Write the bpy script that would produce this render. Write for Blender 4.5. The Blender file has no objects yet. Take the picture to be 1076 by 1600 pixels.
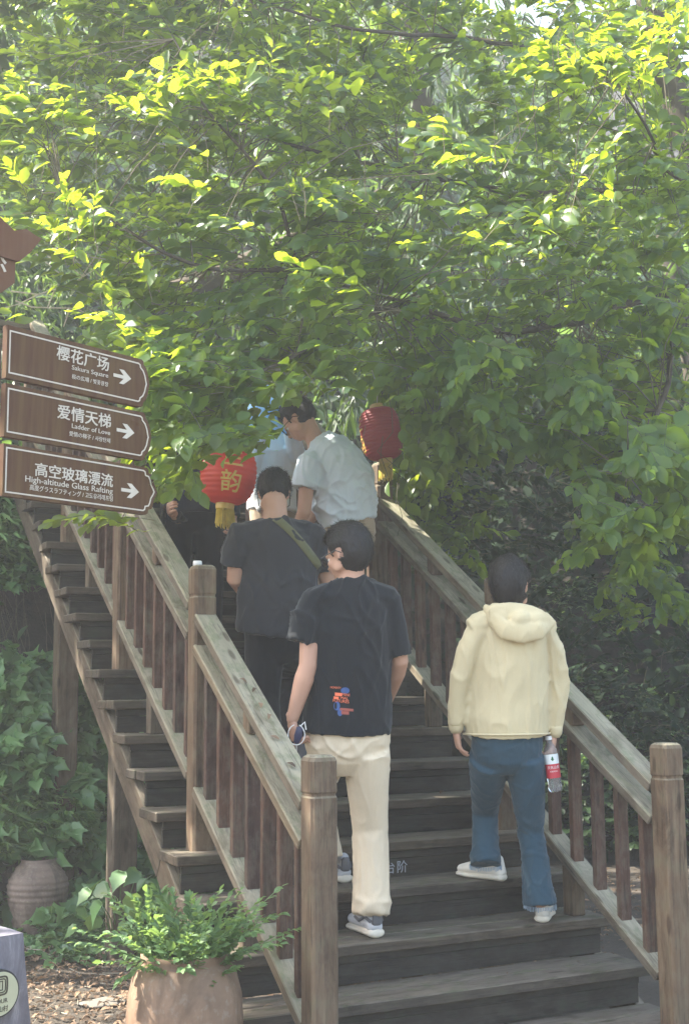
import bpy, bmesh, math, random
import numpy as np
from mathutils import Vector, Matrix, noise, Quaternion
from mathutils.bvhtree import BVHTree

random.seed(7); rng = np.random.default_rng(7)
scene = bpy.context.scene
COL = scene.collection

# ------------------------------------------------------------------ camera
F_PX = 1935.93
CAM = Vector((-2.00767, -4.5659, 1.5804))
HAZE = .0044
FWD = Vector((0.44256032, 0.8859197, 0.13887635))
RGT = Vector((0.89503028, -0.4459431, -0.00745345))
UPV = Vector((-0.05532779, -0.12759714, 0.99028168))
cd = bpy.data.cameras.new("camera"); cam = bpy.data.objects.new("camera", cd); COL.objects.link(cam)
cd.sensor_fit = 'VERTICAL'; cd.sensor_height = 24.0; cd.sensor_width = 24.0
cd.lens = 24.0 * F_PX / 1600.0
cd.clip_start = 0.05; cd.clip_end = 500
cam.matrix_world = Matrix((( RGT.x, UPV.x, -FWD.x, CAM.x), (RGT.y, UPV.y, -FWD.y, CAM.y), (RGT.z, UPV.z, -FWD.z, CAM.z), (0, 0, 0, 1)))
scene.camera = cam

# ------------------------------------------------------------------ light
SUN = Vector((-0.52, 0.40, 0.76)).normalized()
world = bpy.data.worlds.new("World"); scene.world = world; world.use_nodes = True
wn = world.node_tree; wn.nodes.clear()
wo = wn.nodes.new("ShaderNodeOutputWorld"); wb = wn.nodes.new("ShaderNodeBackground"); sk = wn.nodes.new("ShaderNodeTexSky")
sk.sky_type = 'NISHITA'; sk.sun_disc = False
sk.sun_elevation = math.asin(SUN.z); sk.sun_rotation = math.atan2(SUN.x, SUN.y)
sk.air_density = 1.4; sk.dust_density = 3.0; sk.ozone_density = 1.0
wb.inputs['Strength'].default_value = 0.12
wn.links.new(sk.outputs[0], wb.inputs[0]); wn.links.new(wb.outputs[0], wo.inputs[0])
sd = bpy.data.lights.new("sun", 'SUN'); sd.energy = 5.0; sd.angle = math.radians(0.5); sd.color = (1, 0.94, 0.82)
sun = bpy.data.objects.new("sun", sd); COL.objects.link(sun)
sun.rotation_euler = SUN.to_track_quat('Z', 'Y').to_euler()
vs = scene.view_settings; vs.view_transform = 'Standard'; vs.look = 'None'; vs.gamma = 1; vs.exposure = 2.48
vs.use_curve_mapping = False
scene.cycles.max_bounces = 8; scene.cycles.transmission_bounces = 5; scene.cycles.transparent_max_bounces = 8
scene.cycles.volume_bounces = 1

def at(x, y, d):            # photo pixel + forward distance -> point
    return CAM + (FWD + RGT * ((x - 538) / F_PX) + UPV * ((800 - y) / F_PX)) * d
def ray(x, y): return FWD + RGT * ((x - 538) / F_PX) + UPV * ((800 - y) / F_PX)
def project(P):
    d = np.asarray(P) - np.array(CAM); z = d @ np.array(FWD)
    return 538 + F_PX * (d @ np.array(RGT)) / z, 800 - F_PX * (d @ np.array(UPV)) / z, z

# ------------------------------------------------------------------ materials
MATS = {}
def mat(name):
    m = bpy.data.materials.new(name); m.use_nodes = True; MATS[name] = m
    nt = m.node_tree; b = nt.nodes['Principled BSDF']; return m, nt, b
def nd(nt, t, **kw):
    n = nt.nodes.new(t)
    for k, v in kw.items():
        if k.startswith('i_'): n.inputs[int(k[2:]) if k[2:].isdigit() else k[2:]].default_value = v
        else: setattr(n, k, v)
    return n
def ramp(nt, fac, stops):
    r = nd(nt, 'ShaderNodeValToRGB'); e = r.color_ramp.elements
    while len(e) < len(stops): e.new(0.5)
    for i, (p, c) in enumerate(stops): e[i].position = p; e[i].color = (*c, 1)
    nt.links.new(fac, r.inputs[0]); return r.outputs[0]
def mixc(nt, fac, a, b, mode='MIX'):
    n = nd(nt, 'ShaderNodeMix', data_type='RGBA', blend_type=mode)
    for sock, v in ((n.inputs[0], fac), (n.inputs[6], a), (n.inputs[7], b)):
        if hasattr(v, 'links'): nt.links.new(v, sock)
        elif isinstance(v, (int, float)): sock.default_value = v
        else: sock.default_value = (*v, 1)
    return n.outputs[2]
def math_(nt, op, a, b=0.0, clamp=False):
    n = nd(nt, 'ShaderNodeMath', operation=op, use_clamp=clamp)
    for s, v in ((n.inputs[0], a), (n.inputs[1], b)):
        if hasattr(v, 'links'): nt.links.new(v, s)
        else: s.default_value = v
    return n.outputs[0]
def noise_(nt, vec, scale, detail=4, rough=.55, dist=0.0):
    n = nd(nt, 'ShaderNodeTexNoise', i_Scale=scale, i_Detail=detail, i_Roughness=rough, i_Distortion=dist)
    if vec is not None: nt.links.new(vec, n.inputs['Vector'])
    return n.outputs[0]
def mapping(nt, vec, scale, loc=None):
    n = nd(nt, 'ShaderNodeMapping'); nt.links.new(vec, n.inputs[0]); n.inputs['Scale'].default_value = scale
    if loc is not None: nt.links.new(loc, n.inputs['Location'])
    return n.outputs[0]
def bump(nt, b, h, s=.3, d=.01):
    n = nd(nt, 'ShaderNodeBump', i_Strength=s, i_Distance=d); nt.links.new(h, n.inputs['Height']); nt.links.new(n.outputs[0], b.inputs['Normal'])
def coords(nt, which='Object'): return nd(nt, 'ShaderNodeTexCoord').outputs[which]
def rnd_loc(nt):
    oi = nd(nt, 'ShaderNodeObjectInfo'); c = nd(nt, 'ShaderNodeCombineXYZ')
    nt.links.new(math_(nt, 'MULTIPLY', oi.outputs['Random'], 37.0), c.inputs[0]); nt.links.new(math_(nt, 'MULTIPLY', oi.outputs['Random'], 91.0), c.inputs[1])
    return oi.outputs['Random'], c.outputs[0]

def wood(name, c_dark, c_light, c_top, top=.8, rough=.75):
    """weathered timber, grain along the piece's own local X; upward faces bleached grey-green"""
    m, nt, b = mat(name); rnd, loc = rnd_loc(nt)
    v = mapping(nt, coords(nt), (1.6, 34, 34), loc)
    g = noise_(nt, v, 1.0, 6, .62, .6)
    v2 = mapping(nt, coords(nt), (1.5, 5, 5), loc); patch = noise_(nt, v2, 1.3, 4, .6)
    fine = noise_(nt, mapping(nt, coords(nt), (6, 150, 150), loc), 1.0, 3)
    base = ramp(nt, g, [(.28, c_dark), (.5, tuple((a + c) / 2 for a, c in zip(c_dark, c_light))), (.72, c_light)])
    base = mixc(nt, math_(nt, 'MULTIPLY', patch, .75), base, tuple(.55 * x for x in c_dark), 'MIX')
    hue = mixc(nt, rnd, (.80, .80, .86), (1.2, 1.1, 1.0)); base = mixc(nt, 1.0, base, hue, 'MULTIPLY')
    tp = ramp(nt, g, [(.25, tuple(.6 * x for x in c_top)), (.75, c_top)])
    lich = noise_(nt, mapping(nt, coords(nt), (5, 9, 9), loc), 2.0, 5, .7)
    tp = mixc(nt, ramp(nt, lich, [(.5, (0, 0, 0)), (.62, (1, 1, 1))]), tp, tuple(.62 * x + o for x, o in zip(c_top, (-.01, .008, -.012))))
    geo = nd(nt, 'ShaderNodeNewGeometry'); sp = nd(nt, 'ShaderNodeSeparateXYZ'); nt.links.new(geo.outputs['Normal'], sp.inputs[0])
    up = math_(nt, 'MULTIPLY', math_(nt, 'ADD', sp.outputs[2], -.15), 1.6, True)
    up = math_(nt, 'MULTIPLY', up, top)
    wp = math_(nt, 'MULTIPLY', ramp(nt, lich, [(.45, (0, 0, 0)), (.7, (1, 1, 1))]), .35)
    col = mixc(nt, math_(nt, 'MAXIMUM', up, wp), base, tp)
    crack = ramp(nt, fine, [(.30, (.45, .45, .45)), (.42, (1, 1, 1))]); col = mixc(nt, .85, col, crack, 'MULTIPLY')
    st_ = noise_(nt, mapping(nt, coords(nt), (2.2, 6, 6), loc), 1.7, 6, .7, .8); col = mixc(nt, .7, col, ramp(nt, st_, [(.36, (.5, .46, .42)), (.5, (1, 1, 1)), (.66, (1.15, 1.15, 1.1))]), 'MULTIPLY')
    # knots
    vo = nd(nt, 'ShaderNodeTexVoronoi', i_Scale=1.0); nt.links.new(mapping(nt, coords(nt), (3.2, 11, 11), loc), vo.inputs['Vector'])
    kn = ramp(nt, vo.outputs['Distance'], [(.10, (.35, .3, .28)), (.17, (1, 1, 1))]); col = mixc(nt, .8, col, kn, 'MULTIPLY')
    nt.links.new(col, b.inputs['Base Color']); b.inputs['Roughness'].default_value = rough
    b.inputs['Specular IOR Level'].default_value = .25
    bump(nt, b, math_(nt, 'ADD', g, math_(nt, 'MULTIPLY', fine, .6)), .5, .006)
    return m
wood('post_wood', (.085, .055, .038), (.25, .185, .12), (.30, .265, .19), .9)
wood('rail_wood', (.12, .095, .065), (.28, .23, .165), (.33, .305, .225), .95)
wood('baluster_wood', (.06, .032, .024), (.15, .085, .06), (.3, .28, .22), .6)
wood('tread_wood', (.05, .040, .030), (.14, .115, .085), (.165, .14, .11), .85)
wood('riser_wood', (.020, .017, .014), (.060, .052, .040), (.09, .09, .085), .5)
wood('stringer_wood', (.075, .055, .036), (.18, .14, .095), (.28, .24, .18), .7)

def simple(name, col, rough=.6, spec=.4, var=.12, scale=8, bmp=0, metal=0, sheen=0):
    m, nt, b = mat(name); c = coords(nt)
    n = noise_(nt, c, scale, 5)
    cc = mixc(nt, n, tuple(x * (1 - var * 2) for x in col), tuple(min(1, x * (1 + var * 2)) for x in col))
    nt.links.new(cc, b.inputs['Base Color']); b.inputs['Roughness'].default_value = rough
    b.inputs['Specular IOR Level'].default_value = spec; b.inputs['Metallic'].default_value = metal
    if sheen: b.inputs['Sheen Weight'].default_value = sheen
    if bmp: bump(nt, b, noise_(nt, c, scale * 12, 3), bmp, .002)
    return m
def cloth(name, col, weave=900, rough=.9, trans=0.0, bmp=.25):
    m, nt, b = mat(name); c = coords(nt)
    n = noise_(nt, c, 5, 4); f = noise_(nt, c, weave, 2)
    cc = mixc(nt, n, tuple(x * .86 for x in col), tuple(min(1, x * 1.12) for x in col)); cc = mixc(nt, .25, cc, ramp(nt, f, [(.3, (.6, .6, .6)), (.7, (1.2, 1.2, 1.2))]), 'MULTIPLY')
    nt.links.new(cc, b.inputs['Base Color']); b.inputs['Roughness'].default_value = rough
    b.inputs['Specular IOR Level'].default_value = .15; b.inputs['Sheen Weight'].default_value = .15
    wr = noise_(nt, mapping(nt, c, (14, 14, 5)), 1.0, 4, .55, 1.2)
    bump(nt, b, math_(nt, 'ADD', math_(nt, 'MULTIPLY', wr, 1.0), math_(nt, 'MULTIPLY', f, .03)), bmp, .02)
    if trans:
        t = nd(nt, 'ShaderNodeBsdfTranslucent'); nt.links.new(cc, t.inputs[0]); ms = nd(nt, 'ShaderNodeMixShader', i_0=trans)
        nt.links.new(b.outputs[0], ms.inputs[1]); nt.links.new(t.outputs[0], ms.inputs[2]); nt.links.new(ms.outputs[0], nt.nodes['Material Output'].inputs[0])
    return m

def leafmat(name, dark, light, trans, tw=.45, rough=.42, source='attr', spec=.45):
    m, nt, b = mat(name)
    if source == 'attr': r = nd(nt, 'ShaderNodeAttribute', attribute_name='rnd').outputs['Fac']
    else: r = nd(nt, 'ShaderNodeObjectInfo').outputs['Random']
    col = mixc(nt, r, dark, light); tc = mixc(nt, r, tuple(x * .75 for x in trans), tuple(min(1, x * 1.25) for x in trans))
    nt.links.new(col, b.inputs['Base Color']); b.inputs['Roughness'].default_value = rough; b.inputs['Specular IOR Level'].default_value = spec
    t = nd(nt, 'ShaderNodeBsdfTranslucent'); nt.links.new(tc, t.inputs[0]); ms = nd(nt, 'ShaderNodeMixShader', i_0=tw)
    nt.links.new(b.outputs[0], ms.inputs[1]); nt.links.new(t.outputs[0], ms.inputs[2]); nt.links.new(ms.outputs[0], nt.nodes['Material Output'].inputs[0])
    return m
for s in ('attr', 'obj'):
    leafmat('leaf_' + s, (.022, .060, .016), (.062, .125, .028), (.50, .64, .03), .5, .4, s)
    leafmat('leafshade_' + s, (.010, .022, .012), (.022, .042, .020), (.05, .09, .02), .2, .8, s, .1)  # bank tree leaves, colour darkened to carry the hollow's shade
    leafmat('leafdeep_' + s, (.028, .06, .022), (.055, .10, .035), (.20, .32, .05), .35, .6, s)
leafmat('leaf_bank', (.012, .030, .014), (.040, .078, .028), (.2, .34, .06), .35)
leafmat('leaf_kudzu', (.05, .115, .045), (.16, .28, .11), (.3, .46, .1), .3, .33)
leafmat('leaf_bamboo', (.07, .135, .04), (.15, .25, .08), (.3, .44, .09), .4, .55)
leafmat('leaf_painted_shade', (.008, .018, .010), (.018, .034, .017), (.05, .09, .02), .2, .8, 'attr', .1)  # near-black ivy colour holds the shade of the right hollow
leafmat('leaf_skylit', (.13, .24, .08), (.26, .40, .16), (.35, .5, .12), .35, .45)  # paler leaf colour stands in for open sky light on the left shrub
leafmat('leaf_pot', (.07, .14, .06), (.15, .25, .10), (.3, .45, .1), .35, .5)
leafmat('leaf_dead', (.07, .043, .026), (.26, .17, .105), (.2, .12, .06), .15, .8)
simple('bark', (.085, .07, .055), .9, .1, .25, 14, .6)
simple('twig', (.13, .115, .075), .85, .1, .2, 30)
simple('twig_pale', (.42, .38, .30), .8, .2, .1, 30)
simple('stem_green', (.10, .17, .06), .6, .3, .15, 20)
simple('skin', (.50, .285, .20), .5, .35, .06, 9, .08)
simple('skin_deep', (.40, .22, .155), .5, .35, .06, 9, .08)
simple('hair', (.010, .008, .008), .5, .35, .3, 60, .3)
cloth('tee_black', (.010, .0125, .016)); cloth('tee_charcoal', (.035, .036, .042)); cloth('trousers_black', (.007, .008, .011))
cloth('tee_blue', (.60, .66, .72)); cloth('cream_cotton', (.70, .58, .42)); cloth('jacket_cream', (.68, .575, .36), 1200, .55, .12)
cloth('denim', (.030, .066, .095), 500, .9); cloth('khaki', (.36, .28, .20)); cloth('white_cotton', (.74, .75, .76)); cloth('navy_cloth', (.012, .014, .022))
cloth('strap', (.13, .13, .065), 500, .8, 0, .05)
simple('denim_hem', (.28, .36, .44), .9, .1, .2, 60)
simple('rubber_cream', (.66, .60, .50), .6, .4, .08, 15); simple('shoe_white', (.68, .64, .57), .6, .4, .06, 12)
simple('shoe_grey', (.13, .13, .14), .7, .3, .1, 25, .3); simple('shoe_pale', (.5, .5, .52), .6, .3, .1, 25)
simple('black_plastic', (.012, .012, .014), .25, .5, .05); simple('navy_plastic', (.03, .035, .09), .3, .5, .05)
simple('white_plastic', (.75, .75, .74), .35, .5, .03); simple('eye_white', (.75, .73, .7), .2, .5, .02); simple('iris', (.03, .018, .012), .1, .5, .02)
simple('lens_glass', (.03, .035, .04), .05, .8, .02)
simple('print_orange', (.85, .20, .10), .7, .2, .1, 60); simple('print_blue', (.05, .10, .26), .7, .2, .1, 60); simple('print_white', (.72, .70, .66), .7, .2, .08, 60)
simple('print_dim', (.33, .09, .07), .7, .2, .1, 60)
simple('print_cream', (.60, .54, .46), .6, .3, .1, 30); simple('print_yellow', (.66, .42, .10), .6, .3, .1, 30); simple('print_dark', (.08, .07, .05), .7, .2, .1, 40); simple('print_green', (.02, .12, .05), .6, .2, .05)
simple('print_grey', (.30, .31, .34), .8, .2, .1, 40)
simple('tassel_yellow', (.62, .47, .09), .6, .3, .2, 40); simple('gold_card', (.62, .43, .12), .4, .5, .1, 30)
simple('label_red', (.50, .03, .05), .4, .5, .05); simple('label_white', (.72, .75, .74), .4, .5, .03)
simple('disc_cream', (.55, .55, .38), .6, .3, .1, 9); simple('disc_rim', (.05, .05, .05), .6, .3, .1, 9)
simple('wall_grey', (.20, .17, .15), .85, .2, .2, 5, .4)

def lantern_mat(name, col, tcol):
    m, nt, b = mat(name); n = noise_(nt, coords(nt), 9, 4)
    c = mixc(nt, n, tuple(x * .8 for x in col), col); nt.links.new(c, b.inputs['Base Color']); b.inputs['Roughness'].default_value = .5
    t = nd(nt, 'ShaderNodeBsdfTranslucent'); t.inputs[0].default_value = (*tcol, 1); ms = nd(nt, 'ShaderNodeMixShader', i_0=.35)
    nt.links.new(b.outputs[0], ms.inputs[1]); nt.links.new(t.outputs[0], ms.inputs[2]); nt.links.new(ms.outputs[0], nt.nodes['Material Output'].inputs[0])
lantern_mat('lantern_red', (.46, .05, .06), (.5, .03, .03)); lantern_mat('lantern_orange', (.72, .07, .035), (.9, .09, .03))
def glassy(name, col, alpha=.35, rough=.05):
    m, nt, b = mat(name); b.inputs['Base Color'].default_value = (*col, 1); b.inputs['Roughness'].default_value = rough
    b.inputs['Transmission Weight'].default_value = .9; b.inputs['IOR'].default_value = 1.33
glassy('clear_plastic', (.9, .93, .95))
m, nt, b = mat('umbrella_blue'); b.inputs['Base Color'].default_value = (.42, .68, .95, 1); b.inputs['Roughness'].default_value = .6
t = nd(nt, 'ShaderNodeBsdfTranslucent'); t.inputs[0].default_value = (.35, .65, .98, 1); ms = nd(nt, 'ShaderNodeMixShader', i_0=.55)
nt.links.new(b.outputs[0], ms.inputs[1]); nt.links.new(t.outputs[0], ms.inputs[2]); nt.links.new(ms.outputs[0], nt.nodes['Material Output'].inputs[0])

# painted timber of the sign boards: dark brown with faded greenish streaks running down
def sign_mat(name, base, fade, amt):
    m, nt, b = mat(name); c = coords(nt)
    n = noise_(nt, mapping(nt, c, (22, 3, 2.2)), 1.0, 5, .6, .3); n2 = noise_(nt, mapping(nt, c, (60, 10, 4)), 1.0, 4)
    blot = noise_(nt, mapping(nt, c, (3.5, 3, 2)), 1.0, 3)
    f = math_(nt, 'MULTIPLY', ramp(nt, math_(nt, 'MULTIPLY', n, math_(nt, 'ADD', blot, .5)), [(.40, (0, 0, 0)), (.62, (1, 1, 1))]), amt)
    col = mixc(nt, f, base, fade); col = mixc(nt, math_(nt, 'MULTIPLY', n2, .5), col, tuple(x * .7 for x in base))
    nt.links.new(col, b.inputs['Base Color']); b.inputs['Roughness'].default_value = .7; b.inputs['Specular IOR Level'].default_value = .2; bump(nt, b, n2, .25, .003)
sign_mat('sign_brown', (.085, .034, .014), (.15, .092, .035), .6); sign_mat('sign_roof', (.13, .055, .025), (.17, .09, .05), .5)

# clay
def clay(name, c1, c2, sc=5):
    m, nt, b = mat(name); c = coords(nt); n = noise_(nt, c, sc, 6, .6); n2 = noise_(nt, c, sc * 7, 4)
    col = ramp(nt, n, [(.3, c1), (.7, c2)]); col = mixc(nt, ramp(nt, n2, [(.55, (0, 0, 0)), (.75, (.5, .5, .5))]), col, (.30, .26, .21)); wet = noise_(nt, mapping(nt, c, (1, 1, .35)), sc * 1.4, 5, .65, .5); col = mixc(nt, .75, col, ramp(nt, wet, [(.38, (.45, .43, .40)), (.52, (1, 1, 1))]), 'MULTIPLY')
    nt.links.new(col, b.inputs['Base Color']); b.inputs['Roughness'].default_value = .7; bump(nt, b, n2, .3, .004)
clay('clay_pot', (.14, .085, .052), (.27, .17, .11)); clay('clay_jar', (.13, .09, .07), (.24, .175, .14), 8)
m, nt, b = mat('slate'); c = coords(nt); n = noise_(nt, mapping(nt, c, (9, 9, 3)), 1.2, 7, .68, 1.5); n2 = noise_(nt, c, 60, 4)
nt.links.new(ramp(nt, n, [(.3, (.12, .115, .14)), (.55, (.21, .20, .235)), (.66, (.36, .35, .38))]), b.inputs['Base Color']); b.inputs['Roughness'].default_value = .6; bump(nt, b, math_(nt, 'ADD', n, math_(nt, 'MULTIPLY', n2, .3)), .5, .008)
# ground
m, nt, b = mat('soil'); c = coords(nt); n = noise_(nt, c, 2.5, 8, .65); n2 = noise_(nt, c, 28, 5, .7)
col = ramp(nt, n, [(.3, (.035, .027, .018)), (.55, (.09, .068, .048)), (.75, (.16, .125, .095))]); col = mixc(nt, n2, tuple([.04, .032, .024]), col)
nt.links.new(col, b.inputs['Base Color']); b.inputs['Roughness'].default_value = .95; bump(nt, b, n2, .8, .03)
m, nt, b = mat('bank_soil'); c = coords(nt); n = noise_(nt, mapping(nt, c, (2, 2, 5)), 2.5, 8, .65); n2 = noise_(nt, c, 40, 5, .7)
col = ramp(nt, n, [(.3, (.012, .011, .008)), (.6, (.04, .032, .022)), (.8, (.08, .062, .04))]); nt.links.new(col, b.inputs['Base Color']); b.inputs['Roughness'].default_value = .95; bump(nt, b, n2, .8, .04)
simple('stone', (.16, .145, .125), .8, .3, .2, 6, .5)

# ------------------------------------------------------------------ object helpers
def link(name, me, m=None, parent=None, M=None):
    o = bpy.data.objects.new(name, me); COL.objects.link(o)
    if m is not None and me is not None and not me.materials: me.materials.append(MATS[m])
    if M is not None: o.matrix_world = M
    if parent is not None:
        o.parent = parent; o.matrix_parent_inverse = parent.matrix_world.inverted() if M is not None or True else Matrix()
    return o
def tag(o, label=None, cat=None, group=None, kind=None):
    if label: o['label'] = label
    if cat: o['category'] = cat
    if group: o['group'] = group
    if kind: o['kind'] = kind
    return o
def thing(name, loc, label, cat, group=None):
    o = bpy.data.objects.new(name, None); COL.objects.link(o); o.empty_display_size = .1
    o.matrix_world = Matrix.Translation(Vector(loc)); return tag(o, label, cat, group)
def bm_mesh(bm, name, smooth=False, mats=None):
    me = bpy.data.meshes.new(name); bmesh.ops.recalc_face_normals(bm, faces=bm.faces[:]); bm.to_mesh(me); bm.free()
    if smooth: me.polygons.foreach_set('use_smooth', [True] * len(me.polygons))
    for m in (mats or []): me.materials.append(MATS[m])
    return me
BOX = {}
def box_mesh(l, w, h, bev=.004, key=None):
    """board centred on the origin, long axis X, chamfered"""
    k = (round(l, 3), round(w, 3), round(h, 3), bev, key)
    if k in BOX: return BOX[k]
    bm = bmesh.new(); bmesh.ops.create_cube(bm, size=1); bmesh.ops.scale(bm, vec=(l, w, h), verts=bm.verts)
    if bev: bmesh.ops.bevel(bm, geom=bm.edges[:], offset=bev, segments=1, affect='EDGES')
    me = bpy.data.meshes.new('board'); bm.to_mesh(me); bm.free(); BOX[k] = me; return me
def frame(o, x, z=None, y=None):
    """matrix: local X along x, local Z near z"""
    x = Vector(x).normalized(); z = Vector(z if z is not None else (0, 0, 1)); y = z.cross(x).normalized(); z = x.cross(y).normalized()
    return Matrix(((x.x, y.x, z.x, o[0]), (x.y, y.y, z.y, o[1]), (x.z, y.z, z.z, o[2]), (0, 0, 0, 1)))
def board(name, a, b_, w, h, m, parent, up=(0, 0, 1), bev=.004, key=None, extra=0):
    a = Vector(a); b_ = Vector(b_); me = box_mesh((b_ - a).length + extra, w, h, bev, key or m)
    return link(name, me, m, parent, frame((a + b_) / 2, b_ - a, up))
def tube(bm, pts, rad, side=None, n=8, caps=True, flat=False):
    """closed tube; rad entries r or (ra, rb): ra along side, rb across"""
    pts = [Vector(p) for p in pts]; rings = []; N = len(pts)
    ref = Vector(side) if side is not None else None; prev = None
    for i, p in enumerate(pts):
        t = (pts[min(i + 1, N - 1)] - pts[max(i - 1, 0)]); t = t.normalized() if t.length > 1e-9 else Vector((0, 0, 1))
        if ref is None: s = prev if prev is not None else (Vector((1, 0, 0)) if abs(t.x) < .8 else Vector((0, 1, 0)))
        else: s = ref
        s = s - t * s.dot(t)
        if s.length < 1e-4: s = t.orthogonal()
        s.normalize(); prev = s; q = t.cross(s); r = rad[i] if isinstance(rad, (list, tuple)) else rad
        ra, rb = (r if isinstance(r, (tuple, list)) else (r, r))
        def ring(pp, k): return [bm.verts.new(pp + s * (ra * k * math.cos(a)) + q * (rb * k * math.sin(a))) for a in [2 * math.pi * j / n for j in range(n)]]
        if caps and i == 0 and not flat: rings.append(ring(p - t * min(ra, rb) * .55, .62))
        rings.append(ring(p, 1))
        if caps and i == N - 1 and not flat: rings.append(ring(p + t * min(ra, rb) * .55, .62))
    for A, B in zip(rings, rings[1:]):
        for j in range(n): bm.faces.new((A[j], A[(j + 1) % n], B[(j + 1) % n], B[j]))
    if caps: bm.faces.new(rings[0][::-1]); bm.faces.new(rings[-1])
    return rings
def ellipsoid(bm, c, r, M=None, sub=3):
    g = bmesh.ops.create_icosphere(bm, subdivisions=sub, radius=1)
    M3 = M or Matrix.Identity(3)
    for v in g['verts']: v.co = Vector(c) + M3 @ Vector((v.co.x * r[0], v.co.y * r[1], v.co.z * r[2]))
    return g['verts']
def remesh(bm, voxel, smooth_it=2, disp=None, mats=None, name='mesh'):
    me = bpy.data.meshes.new('tmp'); bmesh.ops.recalc_face_normals(bm, faces=bm.faces[:]); bm.to_mesh(me); bm.free(); o = bpy.data.objects.new('tmp', me); COL.objects.link(o)
    md = o.modifiers.new('r', 'REMESH'); md.mode = 'VOXEL'; md.voxel_size = voxel; md.use_smooth_shade = True
    if smooth_it:
        s = o.modifiers.new('s', 'SMOOTH'); s.factor = .5; s.iterations = smooth_it
    dg = bpy.context.evaluated_depsgraph_get(); r = bpy.data.meshes.new_from_object(o.evaluated_get(dg), depsgraph=dg)
    bpy.data.objects.remove(o); bpy.data.meshes.remove(me)
    if disp:
        nv = len(r.vertices); co = np.empty(nv * 3); r.vertices.foreach_get('co', co); co = co.reshape(-1, 3)
        no = np.empty(nv * 3); r.vertex_normals.foreach_get('vector', no); no = no.reshape(-1, 3)
        d = np.array([disp(Vector(c), Vector(n_)) for c, n_ in zip(co, no)])
        co = co + no * d[:, None]; r.vertices.foreach_set('co', co.ravel()); r.update()
    r.polygons.foreach_set('use_smooth', [True] * len(r.polygons)); r.name = name
    r.materials.clear()
    for m in (mats or []): r.materials.append(MATS[m])
    return r
def lathe(bm, prof, n=32, c=(0, 0, 0), wob=0):
    rings = []
    for i, (r, z) in enumerate(prof):
        rings.append([bm.verts.new((c[0] + r * math.cos(a), c[1] + r * math.sin(a), c[2] + z)) for a in [2 * math.pi * j / n for j in range(n)]])
    for A, B in zip(rings, rings[1:]):
        for j in range(n): bm.faces.new((A[j], A[(j + 1) % n], B[(j + 1) % n], B[j]))
    return rings
def prism(bm, poly, d0, d1):
    """polygon in local XZ extruded along local Y"""
    A = [bm.verts.new((x, d0, z)) for x, z in poly]; B = [bm.verts.new((x, d1, z)) for x, z in poly]
    bm.faces.new(A); bm.faces.new(B[::-1]); n = len(poly)
    for i in range(n): bm.faces.new((A[i], A[(i + 1) % n], B[(i + 1) % n], B[i]))
def F0(bm, q):
    bm.faces.ensure_lookup_table(); n = len(bm.faces) // (q + 1); return bm.faces[:n]
def text_bm(s, size, align='LEFT', bold=0.0, spacing=1.0, xs=1.0, res=3, extrude=.0006):
    cu = bpy.data.curves.new('lettering', 'FONT'); cu.body = s; cu.size = size; cu.align_x = align; cu.space_character = spacing
    cu.resolution_u = res; cu.extrude = extrude
    o = bpy.data.objects.new('tmp', cu); COL.objects.link(o); dg = bpy.context.evaluated_depsgraph_get()
    me = bpy.data.meshes.new_from_object(o.evaluated_get(dg), depsgraph=dg); bpy.data.objects.remove(o)
    bm = bmesh.new(); bm.from_mesh(me); bpy.data.meshes.remove(me)
    if bold:
        for q, (dx, dy) in enumerate(((bold, 0), (0, bold), (bold, bold))):
            g = bmesh.ops.duplicate(bm, geom=[f for f in bm.faces if f.tag is False][:nf0] if False else F0(bm, q)); bmesh.ops.translate(bm, vec=(dx, dy, .00025 * (q + 1)), verts=[v for v in g['geom'] if isinstance(v, bmesh.types.BMVert)])
    if xs != 1.0: bmesh.ops.scale(bm, vec=(xs, 1, 1), verts=bm.verts)
    return bm
def bm_join(dst, src, M=None, mi=None):
    me = bpy.data.meshes.new('t'); src.to_mesh(me); src.free()
    if M is not None: me.transform(M)
    n0 = len(dst.faces); dst.from_mesh(me); bpy.data.meshes.remove(me)
    if mi is not None:
        dst.faces.ensure_lookup_table()
        for f in dst.faces[n0:]: f.material_index = mi
def np_mesh(name, V, Fq, mats, rnd=None, smooth=True):
    """V (n,3), Fq (m,4) quads; rnd per vertex"""
    me = bpy.data.meshes.new(name); me.vertices.add(len(V)); me.vertices.foreach_set('co', np.asarray(V, np.float32).ravel())
    me.loops.add(Fq.size); me.loops.foreach_set('vertex_index', Fq.ravel().astype(np.int32)); me.polygons.add(len(Fq))
    me.polygons.foreach_set('loop_start', np.arange(0, Fq.size, Fq.shape[1], dtype=np.int32)); me.polygons.foreach_set('loop_total', np.full(len(Fq), Fq.shape[1], np.int32))
    me.update(calc_edges=True)
    if smooth: me.polygons.foreach_set('use_smooth', np.ones(len(Fq), bool))
    if rnd is not None:
        a = me.attributes.new('rnd', 'FLOAT', 'POINT'); a.data.foreach_set('value', np.asarray(rnd, np.float32))
    for m in mats: me.materials.append(MATS[m])
    return me
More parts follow.
